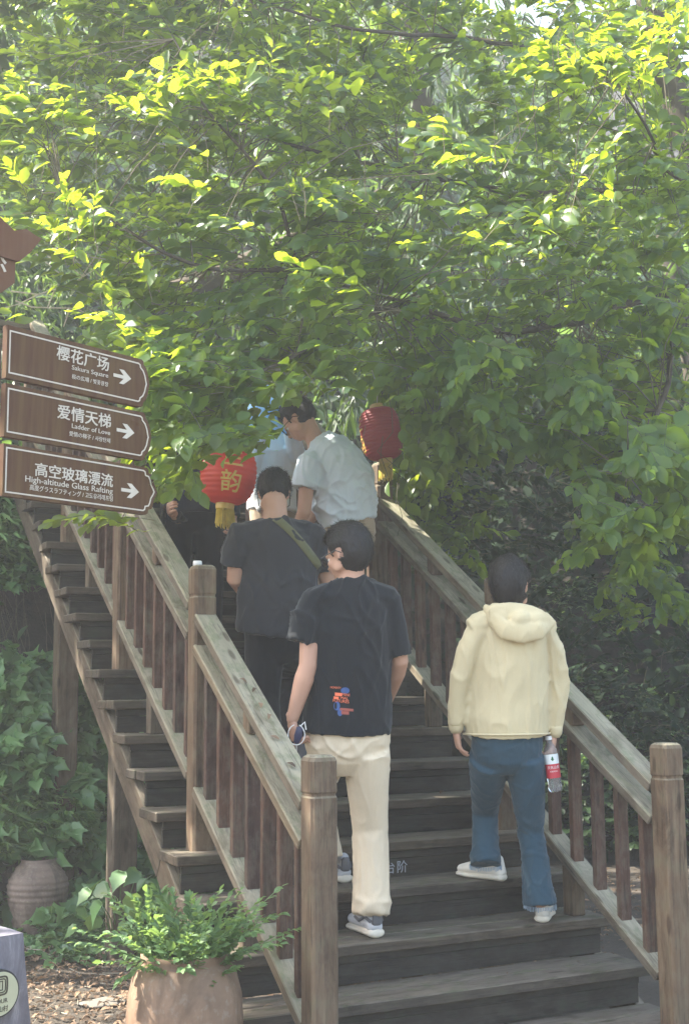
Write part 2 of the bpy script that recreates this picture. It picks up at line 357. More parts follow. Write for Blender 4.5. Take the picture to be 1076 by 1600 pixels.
# ------------------------------------------------------------------ terrain
R_ = .168; G = .26022; W = 1.65267; SL = R_ / G
def tz(k): return (k + 2) * R_
def hill(x, y):
    y0 = 4.15 + .35 * math.tanh((x - .6) * 1.2) + .12 * noise.noise(Vector((x * .9, 3.1, 0)))
    if x > 1.4: y0 += min(1.3, (x - 1.4) * .9)
    if x > 3.9: y0 -= min(2.2, (x - 3.9) * .75)
    d = y - y0
    if d <= 0: h = 0
    elif d < 1.1: h = d * 2.35
    else: h = 2.585 + (d - 1.1) * .95
    h = min(h, 2.585 + (19) * .95)
    n = noise.fractal(Vector((x * .5, y * .5, 0)), 1, 2, 4)
    g = .035 * noise.noise(Vector((x * 1.7, y * 1.7, 5))) * min(1, max(0, (abs(y - 1) - .2)))
    return h + (.28 * n * min(1, max(0, d)) if d > 0 else 0) + g * .6 - .01
nx, ny = 180, 200
xs = np.concatenate([np.linspace(-40, -4, 18)[:-1], np.linspace(-4, 8, 144), np.linspace(8, 40, 18)[1:]])
ys = np.concatenate([np.linspace(-30, 0, 16)[:-1], np.linspace(0, 9, 110), np.linspace(9, 45, 40)[1:]])
V = np.array([(x, y, hill(x, y)) for y in ys for x in xs]); NX = len(xs); NY = len(ys)
Fq = np.array([(j * NX + i, j * NX + i + 1, (j + 1) * NX + i + 1, (j + 1) * NX + i) for j in range(NY - 1) for i in range(NX - 1)])
me = np_mesh('hillside_terrain', V, Fq, ['soil', 'bank_soil'])
cen = V[Fq].mean(1); me.polygons.foreach_set('material_index', (cen[:, 2] > .12).astype(np.int32))
tag(link('ground', me), kind='structure')

# ------------------------------------------------------------------ staircase
st = thing('wooden_staircase', (W / 2, 0, 0), 'long weathered timber stairway with post and baluster railings climbing into the trees', 'staircase')
NK = 18
AL = -.172; AR = W + .13
for k in range(-1, NK):
    y0 = k * G; z = tz(k); j = lambda s: random.uniform(-s, s)
    # two planks per tread, uneven ends, a gap between them
    for (ya, yb) in ((y0 + j(.004), y0 + .136), (y0 + .141, y0 + G + .028)):
        xa, xb = AL + j(.013), AR + j(.01); me = box_mesh(xb - xa, yb - ya, .046, .005, ('t', k, ya))
        o = link('tread_plank', me, 'tread_wood', st, Matrix.Translation(((xa + xb) / 2, (ya + yb) / 2, z - .023 + j(.0025))) @ Matrix.Rotation(j(.003), 4, 'Z') @ Matrix.Rotation(j(.006), 4, 'X'))
    # riser boards: two of unequal height
    xa, xb = AL + .030, AR - .045
    zt = z - .047; zm = z - .047 - .034; zb = z - R_ + .001
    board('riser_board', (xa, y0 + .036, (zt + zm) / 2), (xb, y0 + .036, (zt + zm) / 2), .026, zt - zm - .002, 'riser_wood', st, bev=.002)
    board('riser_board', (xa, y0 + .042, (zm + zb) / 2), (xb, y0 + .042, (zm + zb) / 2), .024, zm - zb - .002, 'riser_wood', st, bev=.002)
# stringers (cut boards lying under the treads)
def nose(y): return .336 + SL * y
for (x0, dz) in ((-.115, 0), (W / 2, -.02), (W + .115, -.07)):
    for (ya, yb) in ((-.40, 1.12), (1.125, 4.66)):
        a = Vector((x0, ya, nose(ya) - .30 + dz)); b_ = Vector((x0, yb, nose(yb) - .30 + dz))
        if ya < 0: a = Vector((x0, .02, nose(.02) - .30))
        board('stringer', a, b_, .05, .15, 'stringer_wood', st)
# landing
LZ = tz(NK) + .0; LY = NK * G
for i in range(12):
    ya = LY + i * .125
    xa, xb = -3.2, AR + random.uniform(-.01, .01)
    board('deck_plank', (xa, ya + .06, LZ - .023), (xb, ya + .06, LZ - .023), .119, .046, 'tread_wood', st)
board('deck_beam', (-3.2, LY + .05, LZ - .13), (AR, LY + .05, LZ - .13), .05, .16, 'stringer_wood', st)
# support posts
def gpost(x, y, ztop, w=.14, name='support_post', m='stringer_wood'):
    zb = hill(x, y) - .15
    return board(name, (x, y, zb), (x, y, ztop), w, w, m, st, up=(0, -1, 0), bev=.008)
for px, py, dd, y in ((191, 1300, 7.45, 0), (102, 1100, 8.6, 0)):
    q = at(px, py, dd); gpost(q.x, q.y, nose(q.y) - .25, .15)
for y in (1.2, 2.6, 3.9): gpost(W + .10, y, nose(y) - .30)
for x0 in (-3.0, -1.6, .0, W): gpost(x0, LY + .35, LZ - .05)

# railing posts
YM = .9025; SP = 1.27376; PW = .108; HP = 1.1408
def ptop(j): return tz(4) + (j - 1) * SP * SL + HP
def rail_post_mesh(h, groove=True, w=PW, rounded=True):
    bm = bmesh.new(); c = .012; rings = []
    prof = [(0, 1), (h - .155, 1), (h - .148, .93), (h - .140, .93), (h - .133, 1), (h - .022, 1), (h - .008, .90), (h, .72)]
    for z, s in prof:
        a = w / 2 * s; q = c if s == 1 else c * .9
        rings.append([bm.verts.new((z, x, y)) for x, y in ((a - q, a), (a, a - q), (a, -a + q), (a - q, -a), (-a + q, -a), (-a, -a + q), (-a, a - q), (-a + q, a))])
    for A, B in zip(rings, rings[1:]):
        for i in range(8): bm.faces.new((A[i], A[(i + 1) % 8], B[(i + 1) % 8], B[i]))
    bm.faces.new(rings[0]); bm.faces.new(rings[-1]); return bm_mesh(bm, 'rail_post')
POSTM = {}
def rail_post(x, y, zb, zt, m='post_wood'):
    k = round(zt - zb, 3)
    if k not in POSTM: POSTM[k] = rail_post_mesh(zt - zb)
    return link('railing_post', POSTM[k], m, st, frame((x, y, zb), (0, 0, 1), (0, -1, 0)))
def section(x0, ya, yb, za, zb, m_in=1, nb=7, flat=False):
    """rails and balusters between two posts; za, zb are post top heights at the front faces"""
    s = (zb - za) / SP if not flat else 0
    ztop = lambda y: za + (y - (ya - PW)) * s
    n = Vector((0, -s, 1)).normalized()
    for nm, dz, w, t in (('handrail', .235, .108, .046), ('middle_rail', .377, .118, .044), ('bottom_rail', 1.022, .108, .046)):
        a = Vector((x0, ya, ztop(ya) - dz)) - n * t / 2; b_ = Vector((x0, yb, ztop(yb) - dz)) - n * t / 2
        board(nm, a, b_, w, t, 'rail_wood', st, up=n, bev=.005, extra=.02)
    L = yb - ya
    for i in range(nb):
        y = ya + L * (i + .62) / nb
        z1 = ztop(y) - .377 - .03; z0 = ztop(y) - 1.022 - .004
        board('baluster', (x0 + .004, y, z0 - .014), (x0 + .004, y, z1 + .0), .033, .058, 'baluster_wood', st, up=(1, 0, 0), bev=.003, key='bal%d' % (i % 1))
    y = (ya + yb) / 2
    board('rail_block', (x0, y, ztop(y) - .377 - .01), (x0, y, ztop(y) - .235 - .03), .07, .07, 'post_wood', st, up=(0, -1, 0))
    return ztop
for side, x0 in ((0, 0.0), (1, W)):
    for j in range(0, 5):
        y = YM + (j - 1) * SP + PW / 2; top = ptop(j)
        base = 0.0 if j == 0 else tz(-1 + 5 * j - (1 if j == 1 else 2 if j > 1 else 0))
        kk = math.floor((y - PW / 2 + .03) / G); base = max(0, tz(kk)) if j else -.02
        if j == 4: top = LZ + 1.0
        rail_post(x0, y, base, top)
    for j in range(0, 4):
        ya = YM + (j - 1) * SP + PW; yb = YM + j * SP
        zt = section(x0, ya, yb, ptop(j), ptop(j + 1))
        ymid = (ya + yb) / 2 + .05; kk = math.floor(ymid / G)
        board('rail_strut', (x0, ymid, tz(kk)), (x0, ymid, zt(ymid) - 1.022 - .05), .075, .075, 'stringer_wood', st, up=(0, -1, 0))
# landing balustrade running off to the side from the top post
yl = LY + .05
for i, xa in enumerate((-.05, -1.35, -2.65)):
    xb = xa - 1.3
    for nm, dz, w, t in (('handrail', .05, .108, .046), ('middle_rail', .19, .118, .044), ('bottom_rail', .84, .108, .046)):
        board(nm, (xa, yl, LZ + 1.0 - dz), (xb, yl, LZ + 1.0 - dz), w, t, 'rail_wood', st)
    for q in range(9):
        x = xa - 1.3 * (q + .5) / 9; board('baluster', (x, yl, LZ + .18), (x, yl, LZ + .79), .033, .055, 'baluster_wood', st, up=(0, -1, 0))
    if i: rail_post(xa, yl, LZ, LZ + 1.14)
# words painted on the riser
y3 = 3 * G + .028
bmt = text_bm('小心台阶', .062, spacing=1.15)
a = Vector((0, 0, 0)); me = bm_mesh(bmt, 'lettering')
# place so that the last character ends near the trousers' edge
P = None; d = ray(636, 1361); t_ = (y3 - CAM.y) / d.y; P = CAM + d * t_
wd = max(v.co.x for v in me.vertices)
o = link('lettering', me, 'print_grey', st, frame((P.x - wd, y3 - .001, P.z), (1, 0, 0), (0, -1, 0)))
o.name = 'lettering'

# ------------------------------------------------------------------ finger signpost
U = ray(2150, 1080); U.z = 0; U.normalize(); NB = Vector((U.y, -U.x, 0))   # along the boards; their face normal (towards the camera)
P0 = at(5, 737, 4.6)
sp_ = thing('signpost', (P0 - U * .10).to_tuple()[:2] + (0,), 'brown wooden signpost with three arrow boards and a small roofed top panel', 'signpost')
def plane_local(px, py, z0):
    d = ray(px, py); t_ = (P0 - CAM).dot(NB) / d.dot(NB); q = CAM + d * t_ - P0; return q.dot(U), q.z - z0
def arrow_profile(L, h, style, s=1.0):
    H = h / 2; e = H * s
    if style == 0: tip = [(0, 1), (.10, .93), (.12, .80), (.26, .66), (.36, .42), (.42, .12), (.45, 0)]
    else: tip = [(0, 1), (.10, .93), (.13, .78), (.30, .74), (.38, .58), (.44, .34), (.56, .14), (.62, 0)]
    xc = L - tip[-1][0] * H; up = [(xc + a * H, b_ * e) for a, b_ in tip]
    return [(0, -e)] + [(x, -z) for x, z in up][:-1] + [up[-1]] + up[:-1][::-1] + [(0, e)]
def strip(bm, poly, w, y):
    n = len(poly); cx = sum(p[0] for p in poly) / n; inn = []
    for i in range(n):
        p0 = Vector(poly[i - 1]); p1 = Vector(poly[i]); p2 = Vector(poly[(i + 1) % n])
        n1 = Vector((-(p1 - p0).y, (p1 - p0).x)).normalized(); n2 = Vector((-(p2 - p1).y, (p2 - p1).x)).normalized(); nn = (n1 + n2)
        nn = nn / max(.35, nn.length_squared / 2) if nn.length > 1e-6 else n1
        inn.append(p1 + nn * w)
    for i in range(n):
        q = (i + 1) % n; a, b_, c_, d_ = poly[i], poly[q], inn[q], inn[i]
        lo = [bm.verts.new((v[0], y, v[1])) for v in (a, b_, c_, d_)]; hi = [bm.verts.new((v[0], y - .0015, v[1])) for v in (a, b_, c_, d_)]
        bm.faces.new(hi); 
        for t in range(4): bm.faces.new((lo[t], lo[(t + 1) % 4], hi[(t + 1) % 4], hi[t]))
Mb = lambda z: Matrix(((U.x, -NB.x, 0, P0.x), (U.y, -NB.y, 0, P0.y), (0, 0, 1, z), (0, 0, 0, 1)))   # local x along board, local y away from the viewer
def sign_board(ycent_px, style, tip_px, tip_py, h, lines, arrow, br=.84):
    z = at(5, ycent_px, 4.6).z; L = plane_local(tip_px, tip_py, 0)[0]
    M = Mb(z); poly = arrow_profile(L, h, style)
    bm = bmesh.new(); prism(bm, poly, 0, .028); me = bm_mesh(bm, 'sign_board'); bd = link('sign_board', me, 'sign_brown', sp_, M)
    poly2 = [(x * 1.0 + (.010 if x < .01 else -.016), zz * br) for x, zz in poly]
    bm = bmesh.new(); strip(bm, poly2, .0055, -.0005); link('border_line', bm_mesh(bm, 'border_line'), 'print_cream', bd, M)
    z0 = z - P0.z
    for (txt, xr, yb, size, width, bold) in lines:
        # right end pixel and baseline -> board coordinates; width in pixels
        x1, zl = plane_local(xr, yb, z0); x0_, _ = plane_local(xr - width, yb, z0)
        bmt = text_bm(txt, size, 'LEFT', bold); xs_ = [v.co.x for v in bmt.verts]; w0 = max(xs_) - min(xs_); mn = min(xs_)
        bmesh.ops.translate(bmt, vec=(-mn, 0, 0), verts=bmt.verts); bmesh.ops.scale(bmt, vec=((x1 - x0_) / w0, 1, 1), verts=bmt.verts)
        me = bm_mesh(bmt, 'lettering'); T = M @ Matrix(((1, 0, 0, x0_), (0, 0, -1, -.0016), (0, 1, 0, zl), (0, 0, 0, 1)))
        link('lettering', me, 'print_cream', bd, T)
    ax, az = plane_local(arrow[0], arrow[1], z0); s = .030
    shp = [(-1.0, .22), (.15, .22), (-.35, .95), (.15, .95), (1.0, 0), (.15, -.95), (-.35, -.95), (.15, -.22), (-1.0, -.22)]
    bm = bmesh.new(); prism(bm, [(ax + a * s * 1.55, az + b_ * s * 1.05) for a, b_ in shp], -.003, -.0011); link('arrow', bm_mesh(bm, 'arrow'), 'print_cream', bd, M)
sign_board(541, 0, 234, 598, .204, [('樱花广场', 170, 579, .061, 82, .0011), ('Sakura Square', 169, 590.5, .026, 57, .0), ('桜の広場 / 벚꽃광장', 169, 604, .021, 57, .0)], (191, 589), .82)
sign_board(636.5, 0, 237, 675, .203, [('爱情天梯', 173, 668, .061, 84, .0011), ('Ladder of Love', 172, 680, .026, 60, .0), ('愛情の梯子 / 사랑탄제', 172, 692, .021, 64, .0)], (196, 674))
sign_board(733, 1, 246, 771, .197, [('高空玻璃漂流', 176, 760, .056, 122, .0011), ('High-altitude Glass Rafting', 176, 772, .033, 137, .0), ('高度グラスラフティング / 고도유리래프팅', 176, 783, .024, 130, .0)], (203, 767), .875)
# the pole
pl = P0 - U * .15
board('pole', (pl.x, pl.y, -.1), (pl.x, pl.y, 3.12), .11, .11, 'sign_roof', sp_, up=NB, bev=.008)
# roofed panel on top
zt = at(5, 400, 4.6).z; z0 = zt - P0.z; M = Mb(zt)
xr, _ = plane_local(20, 400, z0); zlo = plane_local(20, 444, z0)[1]; zhi = plane_local(20, 380, z0)[1]
xl = xr - .42; bm = bmesh.new()
prism(bm, [(xl, zlo), (xl + .06, zlo - .055), (xr - .06, zlo - .055), (xr, zlo), (xr, zhi + .03), (xl, zhi + .03)], -.02, .10); pn = link('name_panel', bm_mesh(bm, 'name_panel'), 'sign_roof', sp_, M)
tx, tzz = plane_local(57, 376, z0); bx, bz = plane_local(22, 412, z0); px_, pz = plane_local(0, 355, z0)
mx = (xl + xr) / 2
curve = [(tx, tzz), (tx - .03, tzz + .005), (tx - .07, tzz + .018), (xr - .02, pz - .01), (xr - .10, pz + .035), (mx, pz + .11)]
bm = bmesh.new(); mir = [(2 * mx - x, z) for x, z in curve[:-1]][::-1]
under = [(2 * mx - tx + .01, tzz - .015), (2 * mx - tx + .05, tzz - .07), (xl - .005, bz), (xr + .005, bz), (tx - .05, tzz - .07), (tx - .01, tzz - .015)]
prism(bm, [*curve, *mir, *under][::-1], -.035, .12); rf = link('panel_roof', bm_mesh(bm, 'panel_roof'), 'sign_roof', sp_, M)
bmt = text_bm('然', .125, bold=.001); me = bm_mesh(bmt, 'lettering'); tx_, tz_ = plane_local(5, 424, z0)
wd = max(v.co.x for v in me.vertices); link('lettering', me, 'print_cream', pn, M @ Matrix(((1, 0, 0, tx_ - wd), (0, 0, -1, -.0212), (0, 1, 0, tz_), (0, 0, 0, 1))))

# ------------------------------------------------------------------ slate plinth with round emblem
Mp_ = Matrix
a = at(36, 1457, 4.55); pt = thing('stone_plinth', (a.x - .2, a.y, 0), 'grey veined stone plinth with a round cream emblem at the lower edge of the picture', 'plinth')
h = a.z; bm = bmesh.new()
def pv(x, y, z): return bm.verts.new(a * 0 + Vector((a.x, a.y, 0)) + U * x - NB * y + Vector((0, 0, z)))
bot = [pv(.085, -.02, -.02), pv(.085, .34, -.02), pv(-.75, .34, -.02), pv(-.75, -.02, -.02)]; top = [pv(0, 0, h), pv(0, .22, h + .01), pv(-.66, .22, h + .01), pv(-.66, 0, h)]
bm.faces.new(top)
for i in range(4): bm.faces.new((bot[i], bot[(i + 1) % 4], top[(i + 1) % 4], top[i]))
bmesh.ops.subdivide_edges(bm, edges=bm.edges[:], cuts=5, use_grid_fill=True)
for v in bm.verts: v.co += Vector((noise.noise(v.co * 9), noise.noise(v.co * 9 + Vector((5, 0, 0))), noise.noise(v.co * 9 + Vector((0, 7, 0))))) * .006
link('slab', bm_mesh(bm, 'slab'), 'slate', pt)
def plinth_pt(px, py, off):
    n = Vector(NB); d = ray(px, py); t_ = (a + NB * off - CAM).dot(n) / d.dot(n); return CAM + d * t_
c0 = plinth_pt(0, 1553, .034); Md = Matrix(((U.x, -NB.x, 0, c0.x), (U.y, -NB.y, 0, c0.y), (0, 0, 1, c0.z), (0, 0, 0, 1)))
rr = (plinth_pt(0, 1553 - 37, .034) - c0).length
for nm, r0, y, m in (('emblem_rim', rr, .03, 'disc_rim'), ('emblem_disc', rr * .92, -.001, 'disc_cream')):
    bm = bmesh.new(); prism(bm, [(r0 * math.cos(t), r0 * math.sin(t)) for t in np.linspace(0, 2 * math.pi, 40, endpoint=False)], y - (.032 if nm == 'emblem_rim' else .004), y + .012); em = link(nm, bm_mesh(bm, nm), m, pt, Md)
bm = bmesh.new()
for rx, rz, w in ((.030, .034, .006), (.021, .025, .004)):
    pts = [(rx * (abs(math.cos(t)) ** .5) * (1 if math.cos(t) > 0 else -1), .028 + rz * (abs(math.sin(t)) ** .5) * (1 if math.sin(t) > 0 else -1)) for t in np.linspace(0, 2 * math.pi, 28, endpoint=False)]
    strip(bm, pts, w, -.006)
strip(bm, [(-.008, .012), (.008, .012), (.008, .045), (-.008, .045)], .003, -.006)
bm_join(bm, text_bm('TOUR', .022, 'CENTER'), Matrix(((1, 0, 0, 0), (0, 0, -1, -.0065), (0, 1, 0, -.032), (0, 0, 0, 1))))
bm_join(bm, text_bm('小山村', .022, 'CENTER'), Matrix(((1, 0, 0, 0), (0, 0, -1, -.0065), (0, 1, 0, -.060), (0, 0, 0, 1))))
link('emblem_print', bm_mesh(bm, 'emblem_print'), 'print_dark', em, Md)

# ------------------------------------------------------------------ clay pot and ribbed jar
pc = at(288, 1648, 4.45); pot = thing('clay_pot', (pc.x, pc.y, 0), 'large round terracotta pot full of herbs in front of the stair foot', 'pot')
k = 4.45 / F_PX; Rm = 92 * k
prof = [(.0, .0), (.62, 0), (.74, .07), (.86, .16), (.95, .27), (1.0, .38), (.97, .47), (.88, .54), (.79, .57), (.74, .58), (.76, .595), (.76, .61), (.73, .615), (.70, .60), (.68, .55), (.72, .47), (.0, .46)]
hs = (at(288, 1492, 4.45).z) / .61
bm = bmesh.new(); lathe(bm, [(r * Rm, z * hs) for r, z in prof], 48); link('pot_body', bm_mesh(bm, 'pot_body', True), 'clay_pot', pot, Matrix.Translation((pc.x, pc.y, 0)))
bm = bmesh.new(); bmesh.ops.create_circle(bm, cap_ends=True, segments=24, radius=Rm * .66); link('potting_soil', bm_mesh(bm, 'potting_soil'), 'bank_soil', pot, Matrix.Translation((pc.x, pc.y, .55 * hs)))
# incised flower on the pot
bm = bmesh.new(); cdir = (CAM - Vector((pc.x, pc.y, 0))); ang0 = math.atan2(cdir.y, cdir.x) + .12
for i in range(7):
    pts = []
    for s in np.linspace(0, 1, 8):
        an = ang0 + (i - 3) * .10 * math.sin(s * 2.6); z = .11 + .24 * s - .015 * (i - 3) ** 2 * s
        rr_ = np.interp(z, [.07, .16, .27, .37, .46], [.74, .86, .95, 1.0, .975]) * Rm + .0005; pts.append((pc.x + rr_ * math.cos(an), pc.y + rr_ * math.sin(an), z * hs))
    tube(bm, pts, .0022, n=5)
link('incised_pattern', bm_mesh(bm, 'incised_pattern'), 'clay_jar', pot)
jc = at(58, 1452, 8.0); jc.z = 0; Rj = 47 * 8.0 / F_PX
jar = thing('clay_jar', jc, 'brown ribbed clay jar half hidden among leaves against the bank', 'jar')
prof = [(0, 0), (.62, 0), (.72, .05)]
for i in range(60):
    s = i / 59; z = .07 + .93 * s; r = .74 + .27 * math.sin(min(1, s * 1.15) * math.pi * .62) - max(0, s - .62) ** 2 * 2.6; rib = .016 * math.sin(z * 75) * (1 if s > .45 else .3); prof.append((r + rib, z))
prof += [(.56, 1.02), (.60, 1.05), (.55, 1.06), (.5, .98)]
hj = (at(58, 1350, 8.0).z - 0) ; bm = bmesh.new(); lathe(bm, [(r * Rj, z * hj) for r, z in prof], 40); link('jar_body', bm_mesh(bm, 'jar_body', True), 'clay_jar', jar, Matrix.Translation(jc))

# ------------------------------------------------------------------ lanterns
def lantern(name, c, R, H, ribs, tilt, matl, label, power, textdir, textrot=0):
    T = Matrix.Translation(c) @ tilt; L = thing(name, c, label, 'lantern', 'red paper lanterns hanging beside the stairs')
    prof = [(.30, -.5)]
    nn = ribs * 6
    for i in range(nn + 1):
        s = i / nn; t = -1 + 2 * s; r = (1 - abs(t) ** power) ** (1 / power) * .70 + .30 if abs(t) < 1 else .30
        prof.append((max(.3, r) + .014 * math.cos(2 * math.pi * s * ribs), -.47 + .94 * s))
    prof.append((.30, .5)); bm = bmesh.new(); lathe(bm, [(r * R, z * H) for r, z in prof], 48); me = bm_mesh(bm, 'lantern_shade', True); sh = link('lantern_shade', me, matl, L, T)
    for z in (-.5, .5):
        bm = bmesh.new(); lathe(bm, [(0, -.02), (.33 * R, -.02), (.34 * R, .0), (.33 * R, .018), (0, .018)], 24); link('end_cap', bm_mesh(bm, 'end_cap'), 'gold_card', L, T @ Matrix.Translation((0, 0, z * H)))
    bm = bmesh.new(); tt = .30 * R
    for i in range(110):
        an = random.random() * 6.283; r0 = tt * math.sqrt(random.uniform(.5, 1)); z1 = -.50 * H - random.uniform(.105, .135)
        p0 = T @ Vector((r0 * math.cos(an), r0 * math.sin(an), -.5 * H)); p1 = p0 + Vector((math.cos(an) * .008, math.sin(an) * .008, -random.uniform(.095, .125)))
        tube(bm, [p0, (p0 + p1) / 2 + Vector((random.uniform(-.002, .002), 0, 0)), p1], .0023, n=3, flat=True)
    tube(bm, [T @ Vector((0, 0, -.52 * H)), T @ Vector((0, 0, -.52 * H)) + Vector((0, 0, -.012))], tt * 1.05, n=14, flat=True)
    tp = link('tassel', bm_mesh(bm, 'tassel'), 'tassel_yellow', L)
    # characters wrapped on the shade
    bm0 = bmesh.new(); bm0.from_mesh(me); bv = BVHTree.FromBMesh(bm0); bm0.free()
    bm = bmesh.new()
    for q, ch in enumerate('兰韵'):
        t = text_bm(ch, H * .36, 'CENTER', bold=.003, extrude=0); bmesh.ops.subdivide_edges(t, edges=t.edges[:], cuts=1)
        bm_join(bm, t, Matrix.Translation((0, H * (.10 - .40 * q), 0)))
    dl = (T.to_3x3().inverted() @ textdir); dl.z = 0; dl.normalize(); xl_ = Vector((0, 0, 1)).cross(dl).normalized()
    for v in bm.verts:
        ang = v.co.x / R; dd = dl * math.cos(ang) + xl_ * math.sin(ang)
        hit = bv.ray_cast(dd * R * 3 + Vector((0, 0, v.co.y)), -dd)
        v.co = (hit[0] if hit[0] else dd * R + Vector((0, 0, v.co.y))) + dd * .003
    link('lettering', bm_mesh(bm, 'lettering'), 'print_yellow', sh, T)
    bm = bmesh.new(); top = T @ Vector((0, 0, .5 * H)); return L, top
cR = at(595, 678, 7.55)
toc = (CAM - cR).normalized()
tl = Matrix.Rotation(math.radians(9), 4, toc)
lR, topR = lantern('paper_lantern', cR, .124, .335, 17, tl, 'lantern_red', 'dark red elongated paper lantern tilting above a railing post', 3.2, Vector((-.92, .42, 0)))
cL = at(357, 742, 6.75); tl = Matrix.Rotation(math.radians(-6), 4, (CAM - cL).normalized())
lL, topL = lantern('paper_lantern', cL, .152, .34, 12, tl, 'lantern_orange', 'bright orange red round paper lantern with leaves in front of it', 2.3, Vector((-.25, -1, 0)))
for L_, top_, m_ in ((lR, topR, 'twig_pale'), (lL, topL, 'twig')):
    bm = bmesh.new(); tube(bm, [top_ - Vector((0, 0, .02)), top_ + Vector((.01, 0, .12)), top_ + Vector((-.02, .05, .30)), top_ + Vector((-.06, .1, .55))], .003, n=4); link('hanging_cord', bm_mesh(bm, 'hanging_cord'), m_, L_)
# brown timber post behind the round lantern
pb = at(395, 800, 8.0); lp = thing('timber_post', (pb.x, pb.y, tz(9)), 'dark reddish timber post standing behind the round lantern', 'post')
kk = math.floor(pb.y / G); board('post_shaft', (pb.x, pb.y, tz(kk)), (pb.x, pb.y, at(395, 640, 8.0).z), .075, .075, 'baluster_wood', lp, up=(0, -1, 0), bev=.006)
board('post_cap', (pb.x, pb.y, at(395, 640, 8.0).z), (pb.x, pb.y, at(395, 634, 8.0).z), .095, .095, 'post_wood', lp, up=(0, -1, 0), bev=.006)
# ------------------------------------------------------------------ leaves
def leaf_template(kind):
    """quads (V (n,3), F (m,4)); x along the leaf 0..1, y across, z up"""
    S = {'ovate': [(.0, .0), (.12, .11), (.38, .25), (.66, .285), (.87, .15), (1.0, .0)],
         'lance': [(.0, .0), (.2, .07), (.5, .085), (.8, .05), (1.0, .0)],
         'heart': [(.0, .05), (-.04, .22), (.16, .40), (.36, .37), (.42, .43), (.60, .24), (.80, .09), (1.0, .0)],
         'small': [(.0, .0), (.3, .22), (.65, .24), (1.0, .0)],
         'dead': [(.0, .0), (.2, .15), (.5, .21), (.8, .11), (1.0, .0)]}[kind]
    V = []; F = []
    for i, (x, w) in enumerate(S):
        droop = -.22 * x * x if kind != 'dead' else .18 * math.sin(x * 3)
        V += [(x, 0, droop), (x, w, droop + w * .28), (x, -w, droop + w * .28)]
    n = len(S)
    for i in range(n - 1):
        a, b_ = i * 3, (i + 1) * 3
        F += [(a, b_, b_ + 1, a + 1), (a, a + 2, b_ + 2, b_)]
    return np.array(V, float), np.array(F)
TPL = {k: leaf_template(k) for k in ('ovate', 'lance', 'heart', 'small', 'dead')}
GAPS = [(436, 628, 520, 780, 1, 7.6), (500, 640, 600, 800, 1, 7.6), (395, 685, 450, 780, .9, 7.6), (556, 622, 634, 760, .97, 7.7), (376, 588, 446, 668, .68, 7.65), (318, 735, 400, 830, .8, 6.8), (300, 705, 400, 745, .75, 6.8), (248, 785, 300, 850, .9, 7.1),
        (-20, 500, 176, 800, 1, 5.6), (176, 560, 206, 640, 1, 5.6), (176, 640, 200, 790, .9, 5.6), (300, 830, 620, 1000, 1, 6.6), (560, 760, 680, 1200, 1, 7.6)]
LITPX = [(20, 110), (60, 70), (110, 60), (150, 40), (30, 170), (60, 240), (100, 100), (130, 150), (200, 90), (240, 60), (265, 105), (295, 85), (250, 150), (305, 150), (335, 110), (390, 70), (370, 30), (210, 235), (265, 270), (320, 250), (60, 310), (20, 305), (105, 330), (155, 320), (62, 385), (115, 370), (110, 290), (185, 200),
  (270, 345), (340, 340), (410, 335), (455, 320), (520, 290), (720, 205), (695, 250), (745, 250), (655, 350), (815, 95), (855, 90), (905, 90), (955, 100), (1005, 80), (1045, 20), (945, 10), (1035, 90), (860, 330), (905, 325), (830, 352), (935, 345), (770, 390), (160, 470), (138, 492), (108, 515), (152, 522), (180, 803), (560, 330), (480, 200), (1000, 60)]
class Leaves:
    def __init__(s): s.p = []; s.d = []; s.n = []; s.s = []
    def add(s, p, d, n, size): s.p.append(tuple(p)); s.d.append(tuple(d)); s.n.append(tuple(n)); s.s.append(size)
    def prune(s):
        """gaps in the crown through which lanterns, heads and sign boards are seen"""
        x, y, z = project(np.array(s.p) + np.array(s.d) * np.array(s.s)[:, None] * .5); keep = np.ones(len(s.p), bool); r = rng.random(len(s.p))
        for x0, y0, x1, y1, pr, zmax in GAPS: keep &= ~((x > x0) & (x < x1) & (y > y0) & (y < y1) & (z < zmax) & (r < pr))
        for k in 'pdns': v = getattr(s, k); setattr(s, k, [v[i] for i in np.nonzero(keep)[0]])
    def carve(s, C, r, t0=.12, own=None):
        """openings in the crown along the sun's direction, through which shafts reach the places C"""
        Pp = np.array(s.p) + np.array(s.d) * np.array(s.s)[:, None] * .5; S_ = np.array(SUN); keep = np.ones(len(Pp), bool)
        for c in C:
            v = Pp - np.array(c); t = v @ S_; dd = np.linalg.norm(v - t[:, None] * S_, axis=1); keep &= ~((t > t0) & (dd < r + .02 * t))
        for k in 'pdns': v = getattr(s, k); setattr(s, k, [v[i] for i in np.nonzero(keep)[0]])
    def arrays(s):
        P = np.array(s.p); D = np.array(s.d); N = np.array(s.n); Z = np.array(s.s)
        D /= np.linalg.norm(D, axis=1)[:, None]; Y = np.cross(N, D); Y /= np.maximum(1e-6, np.linalg.norm(Y, axis=1))[:, None]; N = np.cross(D, Y); return P, D, Y, N, Z
